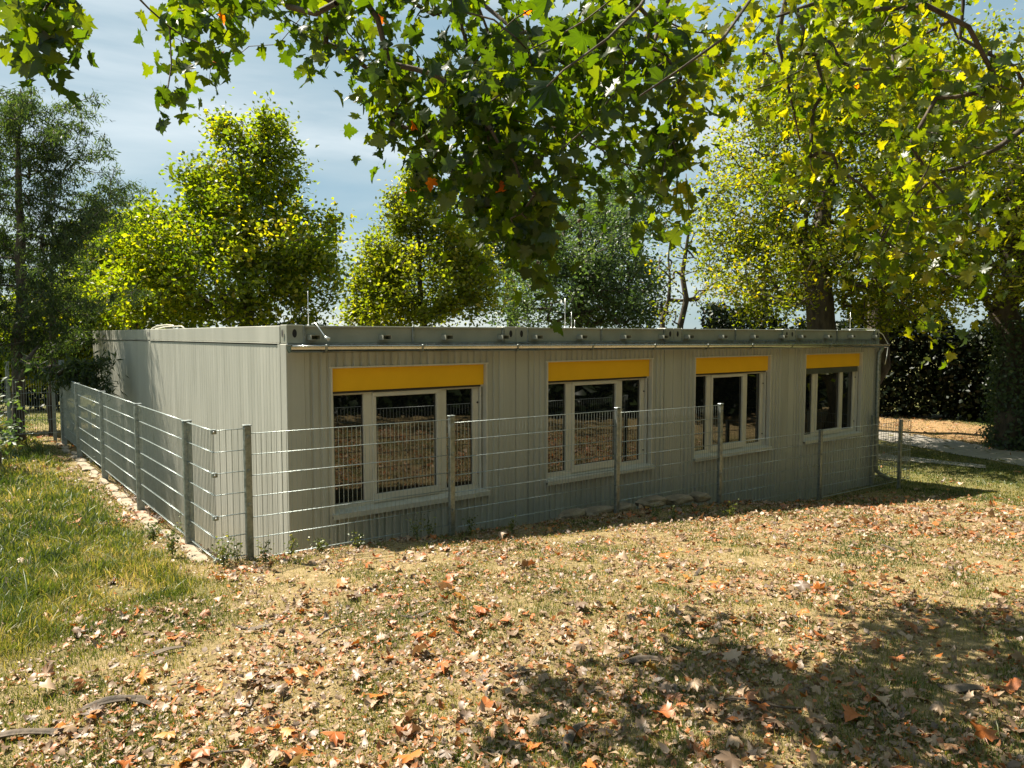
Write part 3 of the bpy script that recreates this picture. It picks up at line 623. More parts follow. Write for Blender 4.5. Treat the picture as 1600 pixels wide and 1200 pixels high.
LB2 = [(75, y+30, 75+random.choice((-1, 1))*random.uniform(30, 85), y+random.uniform(-10, 30), random.uniform(-1, 1)) for y in np.arange(330, 500, 12)]
conifer('slim conifer stem right of the feathery one, foliage thin', 75, 16.5, 300, LB2, .07, 'conifers at the left edge')
LB3 = [(150, y+10, 150+random.choice((-1, 1))*(y-290)*random.uniform(.2, .42), y+12, random.uniform(-1, 1)) for y in np.arange(300, 500, 9)]
conifer('distant pointed conifer between the left trees and the roof', 150, 30, 285, LB3, .1, 'conifers at the left edge')
# dark branch with needles that touches the end wall
LB4 = [(-30, 560, 168, 566, 0), (-30, 580, 160, 590, 0.1), (60, 570, 150, 560, .1)]
# hedge on the right
def hedge(name, label, p0, p1, th, z1, n, mat, cat='hedge', size=.16, lo=.35, gap=.0):
    p0 = np.array(p0, float); p1 = np.array(p1, float); c = (p0+p1)/2; root = empty(name, (c[0], c[1], float(gz(c[0], c[1]))), label, cat)
    u = (p1-p0)/np.linalg.norm(p1-p0); nn = np.array([-u[1], u[0]]); t = rng.uniform(0, 1, n); w = rng.normal(0, .38, n)*th; q = p0+(p1-p0)*t[:, None]+nn*w[:, None]
    zt = z1+.5*np.sin(t*23)+.35*np.sin(t*61+1); zb = gz(q[:, 0], q[:, 1]); s = rng.uniform(0, 1, n); z = zb+lo*(1+.6*np.sin(t*47))*(1-s)+(zt-zb)*s
    V, F_, A = scatter(Q, np.stack([q[:, 0], q[:, 1], z], 1), frames(rng.normal(0, 1, (n, 3)), rng.uniform(0, 6.28, n)), size*rng.uniform(.7, 1.4, n), np.clip(rng.beta(1.6, 3, n), 0, 1))
    link('foliage', npmesh('foliage', V, F_, {'v': ('FACE', A)}), M[mat], root)
    m = MB(); ln = np.linalg.norm(p1-p0); k = int(ln/.7)
    for i in range(k):
        p = p0+(p1-p0)*((i+.5)/k)+nn*random.uniform(-.4, .4)*th*.5; zb_ = float(gz(p[0], p[1])); x = p[0]; y = p[1]
        m.tube([(x, y, zb_-.1), (x+random.uniform(-.2, .2), y+random.uniform(-.2, .2), zb_+1.2), (x+random.uniform(-.5, .5), y+random.uniform(-.5, .5), zb_+2.6)], [.05, .04, .02], 6)
    m.build('stem', M['bark'], root); return root
hedge('hedge', 'tall dark hedge beyond the path on the right', (22.8, 12.5), (29.5, -6), 1.5, .9, 70000, 'leaf_dark', size=.17, lo=.08)
hedge('hedge', 'dark shrubbery far behind the building on the left', (-14, 22), (14, 30), 1.6, .4, 26000, 'leaf_dark', size=.24)
hedge('hedge', 'dusky shrubbery behind the mesh fence at the far left', (-9, 12.5), (-1.8, 16), .8, -.5, 12000, 'needle', size=.14)

# ------------------------------------------------------------------ overhanging plane tree
GT = [(6.5, -10.5, -2.1), (6.3, -10.3, -.5), (6.1, -10.1, 1.2), (5.7, -9.6, 2.9), (5.1, -8.7, 4.2), (4.3, -7.4, 4.9), (3.4, -6.0, 5.2), (2.4, -4.8, 5.3), (1.3, -3.8, 5.2), (.2, -3.0, 5.0), (-.8, -2.5, 4.8), (-1.5, -2.7, 4.2), (-2.3, -3.1, 3.5)]
POLY = [(255,15),(252,70),(268,120),(320,92),(360,50),(430,20),(490,75),(590,95),(600,160),(650,210),(665,265),(700,300),(745,290),(780,330),(780,390),(820,425),(852,410),(870,350),(930,290),(985,290),(1020,300),(1030,345),(1045,290),(1040,210),(1090,170),(1165,140),(1230,150),(1255,225),(1285,270),(1310,200),(1380,150),(1420,230),(1385,300),(1360,370),(1400,400),(1470,400),(1540,440),(1600,360),(1600,-60),(255,-60)]
def inpoly(x, y, P=POLY):
    c = False; n = len(P)
    for i in range(n):
        x1, y1 = P[i]; x2, y2 = P[(i+1) % n]
        if (y1 > y) != (y2 > y) and x < (x2-x1)*(y-y1)/(y2-y1)+x1: c = not c
    return c
DARK = [(800,1215),(812,1080),(880,1050),(960,1030),(1000,960),(1060,935),(1110,960),(1160,1010),(1240,1060),(1320,1060),(1360,950),(1450,950),(1600,965),(1700,980),(1700,1215)]
def shade_ok(p, soft=0):
    """does the shade of a leaf cluster at p fall where the lawn is shaded (or outside the view, or on the building)?"""
    q = np.array(p)
    for _ in range(3): h = q[2]-float(gz(*[c for c in (q[0]-SUN[0]/SUN[2]*0, q[1])])) if _ == 0 else p[2]-float(gz(g_[0], g_[1])); g_ = q[:2]-SUN[:2]/SUN[2]*h
    if g_[1] > -1.45 and -.2 < g_[0]: return True
    r = np.array([g_[0], g_[1], float(gz(g_[0], g_[1]))])-CAM; f_ = r@FW
    if f_ < .5: return True
    x = 800+FPX*(r@RT)/f_; y = 600-FPX*(r@UP)/f_
    if y > 1250 or x < -80 or x > 1690: return True
    return inpoly(x, y, DARK)
cs = []; tries = 0
while len(cs) < 390 and tries < 60000:
    tries += 1
    x = random.uniform(240, 1640); y = random.uniform(-60, 450)
    if not inpoly(x, y): continue
    nz = mnoise.noise((x/62, y/62, 1.7)); nz2_ = mnoise.noise((x/26, y/26, 7.7))
    if nz < (.0 if x < 850 else -.12) or nz2_+nz*.5 < (-.06 if x < 850 else -.16): continue
    if random.random() > (.62 if x < 850 else .5 if x < 1080 else .5 if x < 1240 else .85): continue
    ok = False
    for _ in range(8):
        if _ == 0 and y > 150: y -= 32
        d = random.uniform(3.9, 9) if x < 1100 else random.uniform(4.6, 12)
        p = at(x, y, d)
        if shade_ok(p): ok = True; break
    if not ok and random.random() < .99: continue
    cs.append(p)
for (x, y) in ((640,190),(625,215),(655,250),(668,285),(690,270),(715,295),(735,285),(760,250),(760,300),(770,330),(785,350),(800,370),(790,395),(815,395),(835,415),(858,405),(850,375),(845,345),(880,335),(905,300),(985,270),(1030,320),(1042,345),(1050,265),(1052,230),(1030,250),(870,300),(830,320),(810,290),(600,180),(585,150),(1265,262),(1285,278),(1300,262),(1360,395),(1385,410),(1345,375),(1420,420),(1480,435),(1520,455),(1375,350),(500,90),(560,95),(490,60)):
    for r_ in range(2 if random.random() < .45 else 1):
        for e_ in (0, -.3, .4, -.6, .9, -.9, 1.5):
            p = at(x+random.gauss(0, 8), y-18+random.gauss(0, 8), 4.8+random.uniform(-.2, .4)+e_+(1.2 if x > 1200 else 0))
            if shade_ok(p): cs.append(p); break
for (x, y, d) in ((45,15,4.6),(60,50,4.6),(75,85,4.7),(45,45,4.4),(80,35,4.6),(90,5,4.5),(5,25,4.5),(35,70,4.6),(262,125,5.2),(310,110,5.4),(330,70,5.6),(285,30,5.5),
                  (1480,520,7.5),(1450,512,7.4),(1290,250,7.6),(1260,262,7.5),(1360,395,7),(1380,420,7),(1450,360,7)):
    for e_ in (0, .4, -.4, .8, -.8, 1.2, -1.2, -1.6, -2., -2.4):
        if d+e_ > 2.5 and shade_ok(at(x, y, d+e_)): break
    else:
        if y < 480: continue
    for r_ in range(1): cs += [at(x+random.gauss(0, 12)*(x < 400), y+random.gauss(0, 10)*(x < 400), d+e_)]
vis = len(cs)
# the rest of the crown, above and behind the picture, whose shade falls on the lower right lawn and behind the camera
k = 0
while k < 470:
    x, y, z = random.uniform(-1, 17), random.uniform(-17, -1), random.uniform(2.4, 9)
    p = np.array([x, y, z])-CAM; f_ = p@FW; hgt = (p@UP)/max(f_, .01)
    if f_ > 0 and hgt < .60 and abs(p@RT)/f_ < .85: continue
    h_ = z+1.9; sx, sy = x+.18*h_, y-.672*h_
    if sy > -5.2-(max(0, 1.2-sx))*1.5 or sx < .0 or not shade_ok((x, y, z)): continue
    if ((x-8)/9.5)**2+((y+9)/8)**2+((z-4.5)/5)**2 > 1: continue
    cs.append(np.array([x, y, z])); k += 1
cs = np.array(cs); GT = [tuple(np.array(GT[i])*(1-t)+np.array(GT[i+1])*t) for i in range(len(GT)-1) for t in (0, .33, .66)]+[GT[-1]]
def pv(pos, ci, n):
    v = rng.beta(2, 2, n)*.85+.05; right = (pos@RT-CAM@RT) > 1.0; v = np.clip(v+np.where(right, .25, -.03), 0, .975); v[rng.uniform(0, 1, n) < .0015] = 1; return v  # leaves right of centre paler, the rest darker: sunlight put into the colour
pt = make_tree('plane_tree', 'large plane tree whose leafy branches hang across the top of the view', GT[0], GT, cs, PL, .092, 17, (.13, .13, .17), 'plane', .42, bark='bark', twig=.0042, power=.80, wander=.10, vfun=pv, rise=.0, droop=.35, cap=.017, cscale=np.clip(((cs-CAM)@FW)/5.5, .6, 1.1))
# a few big leaves close to the lens
pos = []
for (x, y, d) in ((850,10,2.1),(905,62,2.3),(862,135,2.2),(1000,35,2.6),(1035,120,2.8),(1075,60,2.8)): pos.append(at(x, y, d))
n = len(pos); pos = np.array(pos); R = frames(rng.normal(0, .75, (n, 3))-FW0*.35+ZU*.55, rng.uniform(0, 6.28, n))
NL = []
for k in range(5):     # larger leaves seen near: toothed edge, two rings of faces, drooping lobes
    r_ = random.Random(k+5); V0, F0 = PL[k]; out = V0[1:-3]; o2 = []
    for i in range(len(out)):
        p, q = out[i], out[(i+1) % len(out)]; m_ = (p+q)/2; c_ = V0[0]; o2 += [p, m_+(c_-m_)*r_.uniform(.02, .10)]
    o2 = np.array(o2); inner = V0[0]+(o2-V0[0])*.5; inner[:, 2] += .015*np.sin(np.arange(len(o2))*1.9)
    W_ = np.vstack([V0[:1], inner, o2]); W_[:, 2] += .05*np.sin(W_[:, 0]*9+k)+.04*np.sin(W_[:, 1]*8)-.5*np.hypot(W_[:, 0], W_[:, 1]-.1)**2.2; m_ = len(o2); FF_ = []
    for i in range(m_): j = (i+1) % m_; FF_ += [(0, 1+i, 1+j), (1+i, 1+m_+i, 1+m_+j), (1+i, 1+m_+j, 1+j)]
    NL.append((W_, np.array(FF_)))
V, F_, A = scatter(NL, pos, R, .13*rng.uniform(.8, 1.1, n), rng.uniform(.0, .35, n))
link('near_leaves', npmesh('near_leaves', V, F_, {'v': ('FACE', A)}, True), M['plane'], pt)
def BR(pts, r): m = MB(); m.tube(pts, r, 8); m.build('branch', M['bark'], pt)
BR([at(1040, -60, 2.6), at(1000, 10, 2.3), at(950, 60, 2.15), at(880, 110, 2.0), at(855, 135, 1.9)], [.006, .005, .004, .003, .002])
BR([at(1200, -40, 2.8), at(1130, 60, 2.5), at(1060, 110, 2.3), at(1000, 150, 2.3)], [.006, .005, .004, .003])
BR([at(1075, -60, 6.2), at(1010, 60, 6.3), at(965, 130, 6.4), at(945, 180, 6.5), at(905, 220, 6.6), at(890, 290, 6.6), at(850, 350, 6.7), at(820, 400, 6.8)], [.03, .026, .022, .018, .014, .010, .008, .005])
BR([at(1240, -60, 6.2), at(1215, 60, 6.4), at(1235, 150, 6.5), at(1250, 220, 6.8)], [.022, .018, .012, .007])
BR([at(1640, 170, 7.6), at(1560, 230, 7.5), at(1500, 262, 7.4), at(1440, 275, 7.3), at(1370, 280, 7.2)], [.035, .028, .02, .014, .007])
BR([at(275, -60, 5.5), at(270, 10, 5.5), at(285, 60, 5.5), at(300, 105, 5.5)], [.012, .010, .006, .003])
for (x, y, d) in ((327,127,5.4),(559,83,5.6),(777,197,6.2),(805,231,6.3),(797,281,6.3),(760,275,6.2),(857,343,6.5),(840,410,6.7),(834,404,6.7),(1242,55,6.2),(905,345,6.5),(1378,128,6.6)):
    p = at(x, y, d); m = MB(); m.tube([p+ZU*.16, p+ZU*.08+RT*.01, p], .0022, 5); st = m.build('fruit_stalk', M['bark'], pt)
    m = MB(); import bmesh; bm = bmesh.new(); bmesh.ops.create_icosphere(bm, subdivisions=2, radius=.017)
    for v_ in bm.verts: v_.co = v_.co*(1+random.uniform(-.1, .1))+Vector([float(c) for c in p])
    m.add([v_.co[:] for v_ in bm.verts], [tuple(v_.index for v_ in f.verts) for f in bm.faces], False); bm.free(); m.build('seed_ball', M['barkchip'], st)

# trees behind the camera, seen only as the dark upper part of the window reflections
for (x, y, h_, r_, lab) in ((14, -22, 9, 5.5, 'wide green tree on the lawn behind the camera, right'), (1, -24, 10, 6, 'wide green tree on the lawn behind the camera, middle'), (-9, -21, 8, 5, 'wide green tree on the lawn behind the camera, left'), (24, -17, 8, 5, 'green tree far to the right of the camera')):
    zb = float(gz(x, y)); make_tree('offscreen_tree', lab, (x, y, zb), trunkline((x, y, zb-.2), (x, y, zb+h_*.8), 8), envelope(110, (x, y, zb+h_*.55), (r_, r_, h_*.5)), Q, .55, 30, (.9, .9, .7), 'leaf_a', .3, twig=.03)
for (x, y, h_, r_, lab) in ((9.5, -13, 9.5, 5.2, 'dense tree added unseen right of the camera to shade the lawn'), (17, -11, 9, 5.2, 'dense tree added unseen farther right of the camera to shade the lawn'), (3, -15.5, 9.5, 4.5, 'dense tree added unseen just behind the camera to shade the lawn'), (17.5, -3.6, 8.5, 5, 'dense tree added just outside the right edge of the view to shade the lawn')):  # added out of view: crowns trimmed so their shade darkens the reflected lawn
    zb = float(gz(x, y)); e = envelope(420, (x, y, zb+h_*.62), (r_, r_, h_*.36)); kk = []
    for c in e:
        p = c-CAM; f_ = p@FW
        if f_ > 0 and (p@UP)/f_ < .62 and abs(p@RT)/f_ < .88: continue
        if shade_ok(c): kk.append(c)
    make_tree('offscreen_tree', lab, (x, y, zb), trunkline((x, y, zb-.2), (x, y, zb+h_*.8), 8), np.array(kk), Q, .42, 26, (.6, .6, .5), 'leaf_a', .3, twig=.03)
hedge('hedge', 'tall dark hedge added right of the camera, out of view, to darken the window reflections', (3.4, -8.0), (38, -8.4), .7, 2.0, 42000, 'leaf_dark', size=.38, lo=.0)  # added out of view so the panes mirror dark leaves, not bright lawn
hedge('hedge', 'dark hedge on the lawn behind the camera', (-14, -19), (26, -19), 1.2, 1.2, 16000, 'leaf_dark', size=.4, lo=.05)

# ------------------------------------------------------------------ ground cover
def sample_view(n, dmin, dmax, half=42, power=1.0):
    """points in a fan in front of the camera, density falling with distance"""
    u = rng.uniform(0, 1, n)
    if power == 1.0: d = dmin*(dmax/dmin)**u       # density ~ 1/d^2
    else: d = (dmin**(2-power)+(dmax**(2-power)-dmin**(2-power))*u)**(1/(2-power))
    a = rng.uniform(-math.radians(half), math.radians(half), n)
    dx = FW0[None]*np.cos(a)[:, None]+RT[None]*np.sin(a)[:, None]
    return CAM[0]+dx[:, 0]*d, CAM[1]+dx[:, 1]*d
def outside(x, y):
    return ~((x > -.15) & (x < L+.1) & (y > -.08) & (y < W+.1))
def nz2(x, y, s, o=0.0):
    return np.array([mnoise.noise((a*s, b*s, o)) for a, b in zip(x, y)])
def onpath(x, y):
    a = at_z(1400, 675, -2.95); b = at_z(1600, 706, -2.95); u = (b-a)[:2]; u /= np.linalg.norm(u); nn = np.array([-u[1], u[0]])
    s1 = (np.stack([x, y], -1)-a[:2])@nn; w1 = (at_z(1400, 691, -2.95)-a)[:2]@nn; lo, hi = min(0, w1), max(0, w1)
    return (s1 > lo) & (s1 < hi)
# grass
x, y = sample_view(600000, 2.0, 30, 43)
k = outside(x, y) & ~onpath(x, y); x, y = x[k], y[k]
g = greenmask(x, y); pn = nz2(x, y, .9, 4.2); p2 = nz2(x, y, 3.1, 9.1)
dens = np.clip(.52+g*1.2+pn*1.0+p2*1.0, .12, 1)*(1-.8*orangemask(x, y)); 
pit = (x > -.85) & (x < 12.3) & (y > -.7)
dens = np.where(pit, .35, dens)
k = rng.uniform(0, 1, len(x)) < dens; x, y, g, pn, p2, pit = x[k], y[k], g[k], pn[k], p2[k], pit[k]
n = len(x); z = gzb(x, y); dist = np.hypot(x-CAM[0], y-CAM[1])
lush = sstep(.3, .7, g)*(x < 0)
hh = (.010+.011*rng.gamma(2, .5, n)+.02*g+lush*rng.gamma(2, .017, n)*(1+.8*np.clip(p2, -1, 1)))*(1+.3*p2); hh = np.clip(hh, .012, .22); ww = (.0016+.0009*rng.uniform(0, 1, n))*(1+lush*.5)*np.clip(dist/4.5, 1, 3.5)
a = rng.uniform(0, 2*math.pi, n); b2 = rng.uniform(0, 2*math.pi, n); lean = rng.gamma(2, .3, n)*hh
ux, uy = np.cos(a)*ww, np.sin(a)*ww; lx, ly = np.cos(b2)*lean, np.sin(b2)*lean
V = np.empty((n, 5, 3)); V[:, 0] = np.stack([x-ux, y-uy, z-.005], 1); V[:, 1] = np.stack([x+ux, y+uy, z-.005], 1)
V[:, 2] = np.stack([x+ux*.8+lx*.35, y+uy*.8+ly*.35, z+hh*.6], 1); V[:, 3] = np.stack([x-ux*.8+lx*.35, y-uy*.8+ly*.35, z+hh*.6], 1); V[:, 4] = np.stack([x+lx, y+ly, z+hh*.95], 1)
Fg = (np.array([(0, 1, 2), (0, 2, 3), (3, 2, 4)])[None]+(np.arange(n)*5)[:, None, None]).reshape(-1, 3)
vv = np.clip(.55-g*.22-pn*.5-p2*.45+rng.normal(0, .2, n), 0, 1); vv = np.where(pit, np.clip(rng.normal(.25, .15, n), 0, 1), vv)
me = npmesh('grass', V.reshape(-1, 3), Fg, {'v': ('FACE', np.repeat(vv, 3))}); tag(link('grass', me, M['grass']), 'patchy dry and green lawn grass', 'grass', kind='stuff')
# leaf litter
def litter_field(n, dmin, dmax, variants, size, power, thin=None):
    x, y = sample_view(n, dmin, dmax, 42, power); k = outside(x, y) & ~((x > -.8) & (x < 12.2) & (y > -.62)); x, y = x[k], y[k]
    g = greenmask(x, y); pn = nz2(x, y, .8, 20.); p2 = nz2(x, y, 2.6, 31.)
    d = np.clip(.60-g*1.0+pn*.7+p2*1.0, .03, 1); o = orangemask(x, y); d = np.maximum(d, o); d = d+.45*(1-sstep(3.2, 5.0, np.hypot(x-CAM[0], y-CAM[1])))
    k = rng.uniform(0, 1, len(x)) < d; x, y = x[k], y[k]; n = len(x)
    z = gzb(x, y)+rng.uniform(.0, .022, n)
    nrm = rng.normal(0, .38, (n, 3)); nrm[:, 2] = 1; R = frames(nrm, rng.uniform(0, 6.28, n))
    s = size*rng.gamma(5, .2, n).clip(.4, 2.0); v = rng.beta(1.3, 1.5, n)*.74; red = rng.uniform(0, 1, n) < .32+.1*orangemask(x, y); v = np.where(red, rng.uniform(.76, .99, n), v)
    return scatter(variants, np.stack([x, y, z], 1), R, s, v)
parts = [litter_field(7000, 2.2, 13, CL, .043, .9), litter_field(60000, 2.0, 16, SH, .028, .9), litter_field(90000, 2.0, 14, SH, .017, .9), litter_field(26000, 9, 34, SH, .06, 1.0)]
off = 0; VV, FF, AA = [], [], []
for V, F_, A in parts: VV.append(V); FF.append(F_+off); AA.append(A); off += len(V)
me = npmesh('leaf_litter', np.concatenate(VV), np.concatenate(FF), {'v': ('FACE', np.concatenate(AA))})
tag(link('leaf_litter', me, M['litter']), 'scattered small fallen leaves and crumbs over the lawn', 'leaf litter', kind='stuff')
# larger single leaves
LC = {'tan': ('large curled pale tan fallen leaf on the near lawn', .48, .72), 'orange': ('curled bright orange fallen leaf on the near lawn', .92, .98), 'brown': ('dark brown withered fallen leaf on the near lawn', .05, .25), 'red': ('rust red fallen leaf on the near lawn', .85, .91)}
protos = {}
for key, (lab, a0, b0) in LC.items():
    for j in range(4):
        V, F_ = CL[(hash(key) if False else sum(map(ord, key))+j*3) % 16]; vcol = a0+(b0-a0)*j/3
        me = npmesh('fallen_leaf', V, F_, {'v': ('FACE', np.full(len(F_), vcol))}, True); me.materials.append(M['litter']); protos[(key, j)] = me
xs_, ys_ = sample_view(600, 2.7, 8.5, 36); cnt = 0
for x, y in zip(xs_, ys_):
    g = float(greenmask(np.array(x), np.array(y)))
    if random.random() < g*1.1 or not (y < -1.2): continue
    key = random.choices(['tan', 'orange', 'brown', 'red'], [.34, .18, .24, .24])[0]
    o = bpy.data.objects.new('fallen_leaf', protos[(key, random.randrange(4))]); COL.objects.link(o)
    d = math.hypot(x-CAM[0], y-CAM[1]); s = random.uniform(.065, .115)
    o.location = (x, y, float(gzb(np.array([x]), np.array([y]))[0])+.014); o.scale = (s,)*3; o.rotation_euler = (random.gauss(0, .3), random.gauss(0, .3), random.uniform(0, 6.28))
    tag(o, LC[key][0], 'fallen leaf', key+' fallen leaves on the near lawn'); cnt += 1
    if cnt >= 150: break
# bark curls and sticks
def barkchip(px, py, z, ln, w, rz, label, seed):
    r = random.Random(seed); p = at_z(px, py, z); zz = float(gzb(p[:1], p[1:2])[0]); n, mth = 12, 6; vs = []; k = r.uniform(.5, 1.3)
    for lay in (0, 1):
        for i in range(n+1):
            t = i/n; wd = w*math.sin(math.pi*min(max(t*.9+.07, 0), 1))**.5*(1+.15*math.sin(t*9+seed)); by = .10*ln*math.sin(t*2.6+seed)
            for j in range(mth+1):
                a_ = (j/mth-.5)*2*k; vs.append((ln*(t-.5), by+wd*math.sin(a_)/k*.5, (wd*.5*(math.cos(a_)-math.cos(k))/k if True else 0)+.006-lay*.005+.012*math.sin(t*5+seed)))
    st = (n+1)*(mth+1); fs = []
    for i in range(n):
        for j in range(mth):
            a_ = i*(mth+1)+j; q = (a_, a_+mth+1, a_+mth+2, a_+1); fs.append(q); fs.append(tuple(st+c for c in q[::-1]))
        for j in (0, mth):
            a_ = i*(mth+1)+j; fs.append((a_, a_+mth+1, st+a_+mth+1, st+a_))
    m = MB(); m.add(vs, fs, True); o = m.build('bark_piece', M['barkchip']); o.location = (p[0], p[1], zz+.012); o.rotation_euler = (0, 0, rz); tag(o, label, 'bark', 'bark pieces lying on the lawn')
azr = AZ-math.pi/2
for i, (px, py, ln, w, rz, lab) in enumerate([(400, 993, .22, .05, .1, 'curved strip of grey bark on the lawn, left of centre'), (250, 1012, .26, .05, .25, 'flat bark strip behind the curled leaves on the left'), (1005, 1042, .26, .07, -.15, 'thick dark bark piece in the tree shade right of centre'), (190, 1100, .34, .07, .2, 'long dark bark piece on the lower left lawn'), (60, 1150, .40, .06, .35, 'longest dark stick of bark at the bottom left corner'), (240, 1102, .18, .05, .1, 'short brown bark chip beside the long dark piece'), (650, 985, .2, .04, .5, 'thin grey bark strip in the middle of the dry lawn'), (1500, 1090, .2, .08, -.4, 'broad pale bark plate in the shade on the right'), (1090, 890, .26, .03, .8, 'slim pale bark strip on the sunny lawn at centre'), (900, 1175, .3, .05, 1.0, 'bark strip in the shade at the bottom right of centre'), (1290, 925, .3, .04, -.3, 'long pale bark strip on the right sunny lawn'), (1400, 837, .3, .05, -.9, 'small dark upright bark curl on the far right lawn')]):
    barkchip(px, py, -1.8 if py > 1000 else -1.9, ln, w, azr+rz, lab, i+3)
def stick(px, py, z, ln, rz, label, seed):
    r = random.Random(seed); p = at_z(px, py, z); zz = float(gzb(p[:1], p[1:2])[0]); m = MB()
    pts = [(ln*(t-.5), .06*ln*math.sin(t*7+seed), .012+.01*math.sin(t*5+seed)) for t in np.linspace(0, 1, 9)]
    m.tube(pts, list(np.linspace(.007, .003, 9)), 7); a_ = pts[5]; m.tube([a_, (a_[0]+.07, a_[1]+.05, .02)], [.003, .0018], 6)
    o = m.build('stick', M['barkchip']); o.location = (p[0], p[1], zz+.006); o.rotation_euler = (0, 0, rz); tag(o, label, 'stick', 'sticks lying on the lawn')
for i, a_ in enumerate([(520, 1010, -1.9, .35, .3, 'thin bent twig lying left of centre on the lawn'), (1180, 1120, -1.8, .4, 2.2, 'twig in the tree shade at the lower right'), (760, 1090, -1.8, .3, 1.1, 'short twig on the dry lawn below the centre'), (320, 1180, -1.75, .35, 2.8, 'twig among brown leaves near the bottom edge')]): stick(*a_, i+5)
# weeds
def weed(px, py, zguess, hgt, label, seed, nst=5, yy=None):
    hgt *= .75
    r = np.random.default_rng(seed); p = at_z(px, py, zguess)
    if yy is not None: q = p-CAM; p = CAM+q*((yy-CAM[1])/q[1])
    zz = float(gzb(p[:1], p[1:2])[0]) ; root = empty('weed', (p[0], p[1], zz), label, 'weed', 'weeds along the foot of the fence')
    m = MB(); P_ = []; 
    for k in range(nst):
        a_ = r.uniform(0, 6.28); l_ = r.uniform(.05, .35)*hgt; h_ = hgt*r.uniform(.6, 1.1); pts = [(p[0]+math.cos(a_)*l_*t*t, p[1]+math.sin(a_)*l_*t*t, zz+h_*t) for t in np.linspace(0, 1, 6)]
        m.tube(pts, list(np.linspace(.002, .0008, 6)), 5)
        for t in r.uniform(.15, 1, 16): i = int(t*5-.001); f_ = t*5-i; P_.append(np.array(pts[i])*(1-f_)+np.array(pts[min(i+1, 5)])*f_+r.normal(0, .012+.02*t, 3))
    m.build('stem', M['weed'], root); P_ = np.array(P_); n = len(P_)
    V, F_, A = scatter(Q, P_, frames(r.normal(0, 1, (n, 3))+ZU, r.uniform(0, 6.28, n)), r.uniform(.015, .045, n), r.uniform(0, 1, n)); link('leaves', npmesh('leaves', V, F_, {'v': ('FACE', A)}), M['weed'], root)
for i, (px, py, z, h_, lab) in enumerate([(270, 875, -2.0, .42, 'wispy seeding weed outside the last left fence post'), (350, 888, -1.97, .34, 'wispy weed at the mesh corner left of the first front post'), (372, 880, -1.97, .3, 'short weed leaning on the left side of the first front post'), (415, 880, -1.98, .28, 'green weed tuft right of the first front post'), (455, 872, -1.98, .2, 'low grassy weed below the building corner'), (240, 840, -2.0, .3, 'wispy weed over the edging stones'), (500, 862, -2.0, .18, 'small weed under the left edge of the first window'), (652, 845, -2.03, .3, 'leafy weed in front of the mesh below the first window'), (672, 838, -2.05, .34, 'taller pale weed left of the second post'), (735, 832, -2.1, .34, 'upright weed right of the second post'), (800, 832, -2.12, .2, 'dark low weed between the first two windows'), (1025, 812, -2.25, .26, 'small leafy weed in front of the boulders'), (1052, 812, -2.25, .2, 'second small weed in front of the boulders'), (1143, 812, -2.35, .26, 'weed catching the sun beside the shade edge'), (560, 852, -2.0, .2, 'low weed at the fence foot below the first window')]):
    weed(px, py, z, h_, lab, i, 5 if i not in (0, 1, 5) else 11)
# leafy shrub at the far left edge
c = np.array([at(-45+random.uniform(-60, 70), random.uniform(575, 715), 11.5+random.uniform(-.7, .7)) for _ in range(34)]); b = at(-5, 690, 11.5); zb = float(gz(b[0], b[1]))
make_tree('shrub', 'shaded shrub with glossy leaves at the left edge before the far fence', (b[0], b[1], zb), trunkline((b[0], b[1], zb-.1), (b[0], b[1], zb+1.2), 5, .03), c, OV, .11, 22, (.14, .14, .1), 'leaf_c', .03, twig=.005, cat='shrub')
# dark spray that hangs in front of the end wall
b = at(60, 575, 13.2); cs4 = []
for (x0, y0, x1, y1) in ((60, 575, 172, 562), (110, 580, 165, 598), (80, 590, 150, 572), (20, 560, 110, 590), (110, 560, 160, 612)):
    for t in np.linspace(0, 1, 9): cs4.append(at(x0+(x1-x0)*t, y0+(y1-y0)*t, 13.4)+rng.normal(0, .05, 3))
bb = at(20, 525, 14.2); zb = float(gz(bb[0], bb[1]))
make_tree('conifer', 'small conifer whose dark spray reaches the far end of the side wall', (bb[0], bb[1], zb), [(bb[0], bb[1], zb), (bb[0], bb[1], zb+1), at(45, 560, 13.8), at(60, 540, 13.8)], np.array(cs4), ND, .14, 46, (.1, .1, .09), 'needle', .05, twig=.005, droop=.6, group='conifers at the left edge')

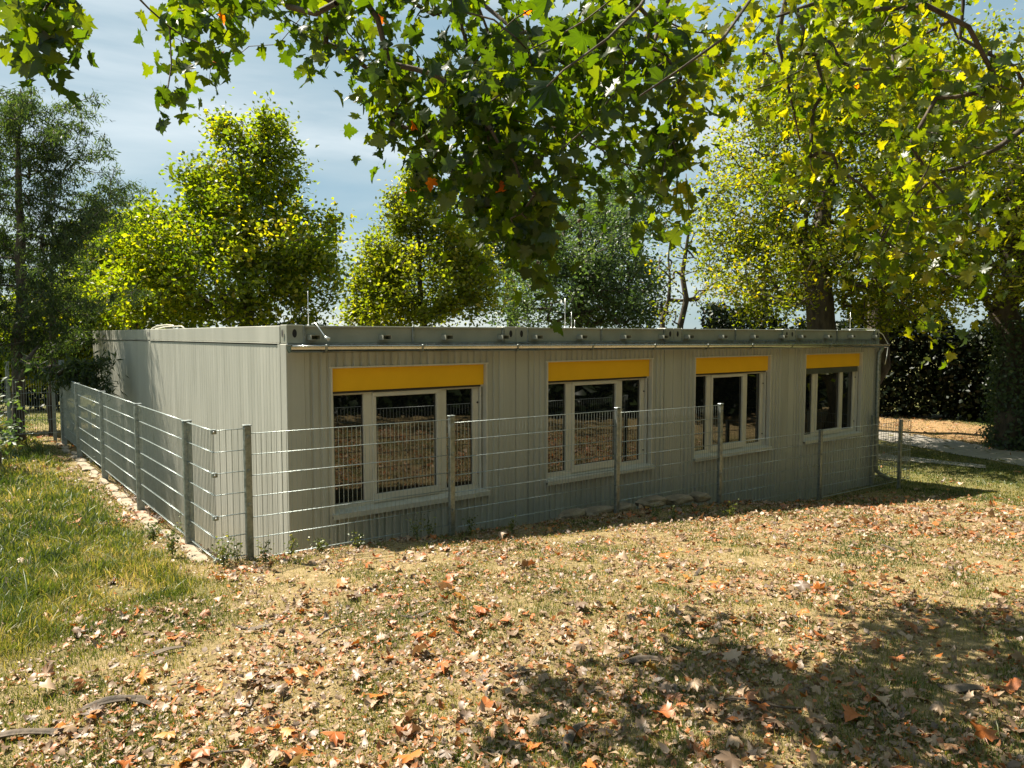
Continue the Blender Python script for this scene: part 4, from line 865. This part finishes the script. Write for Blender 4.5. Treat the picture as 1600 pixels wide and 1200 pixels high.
# ------------------------------------------------------------------ camera, light, world
cam = bpy.data.cameras.new('camera'); cam.sensor_width = 36; cam.lens = FPX/1600*36; cam.clip_end = 3000; cam.clip_start = .05
co = bpy.data.objects.new('camera', cam); COL.objects.link(co); co.location = CAM
from mathutils import Matrix
co.rotation_euler = Matrix([(RT[i], UP[i], -FW[i]) for i in range(3)]).to_euler(); S.camera = co
sl = bpy.data.lights.new('sun', 'SUN'); sl.energy = 5.0; sl.angle = math.radians(.5); sl.color = (1.0, .89, .72)
so = bpy.data.objects.new('sun', sl); COL.objects.link(so); so.rotation_euler = Vector([float(c) for c in SUN]).to_track_quat('Z', 'Y').to_euler()
w = bpy.data.worlds.new('World'); S.world = w; w.use_nodes = True; nt = w.node_tree; nt.nodes.clear()
out = nt.nodes.new('ShaderNodeOutputWorld'); bg = nt.nodes.new('ShaderNodeBackground'); sky = nt.nodes.new('ShaderNodeTexSky'); sky.sky_type = 'NISHITA'; sky.sun_disc = False
sky.sun_elevation = math.asin(SUN[2]); sky.sun_rotation = math.atan2(SUN[0], SUN[1]); sky.air_density = 1.0; sky.dust_density = .4; sky.ozone_density = 1.0
tc = nt.nodes.new('ShaderNodeTexCoord'); mp = nt.nodes.new('ShaderNodeMapping'); mp.inputs['Rotation'].default_value = (.1, .25, AZ+.5); mp.inputs['Scale'].default_value = (1.0, 1.6, 7.5)
nt.links.new(tc.outputs['Generated'], mp.inputs['Vector']); n1 = nt.nodes.new('ShaderNodeTexNoise'); n1.inputs['Scale'].default_value = 1.5; n1.inputs['Detail'].default_value = 7; n1.inputs['Roughness'].default_value = .5; n1.inputs['Distortion'].default_value = .35
nt.links.new(mp.outputs['Vector'], n1.inputs['Vector']); cr = ramp(nt, [(.36, (.225, .335, .385)), (.50, (.33, .415, .435)), (.62, (.50, .56, .56))], n1.outputs['Fac'])
sc = nt.nodes.new('ShaderNodeVectorMath'); sc.operation = 'SCALE'; nt.links.new(cr, sc.inputs[0]); sc.inputs['Scale'].default_value = 10.2
mx = nt.nodes.new('ShaderNodeMix'); mx.data_type = 'RGBA'; mx.inputs[0].default_value = .8; nt.links.new(sky.outputs[0], mx.inputs[6]); nt.links.new(sc.outputs[0], mx.inputs[7])
nt.links.new(mx.outputs[2], bg.inputs['Color']); bg.inputs['Strength'].default_value = .05; nt.links.new(bg.outputs[0], out.inputs['Surface'])
S.view_settings.view_transform = 'Standard'; S.view_settings.look = 'None'; S.view_settings.exposure = 1.62; S.view_settings.gamma = 1
S.cycles.use_denoising = True; S.cycles.max_bounces = 8; S.cycles.diffuse_bounces = 3; S.cycles.glossy_bounces = 4; S.cycles.transmission_bounces = 6; S.cycles.transparent_max_bounces = 8
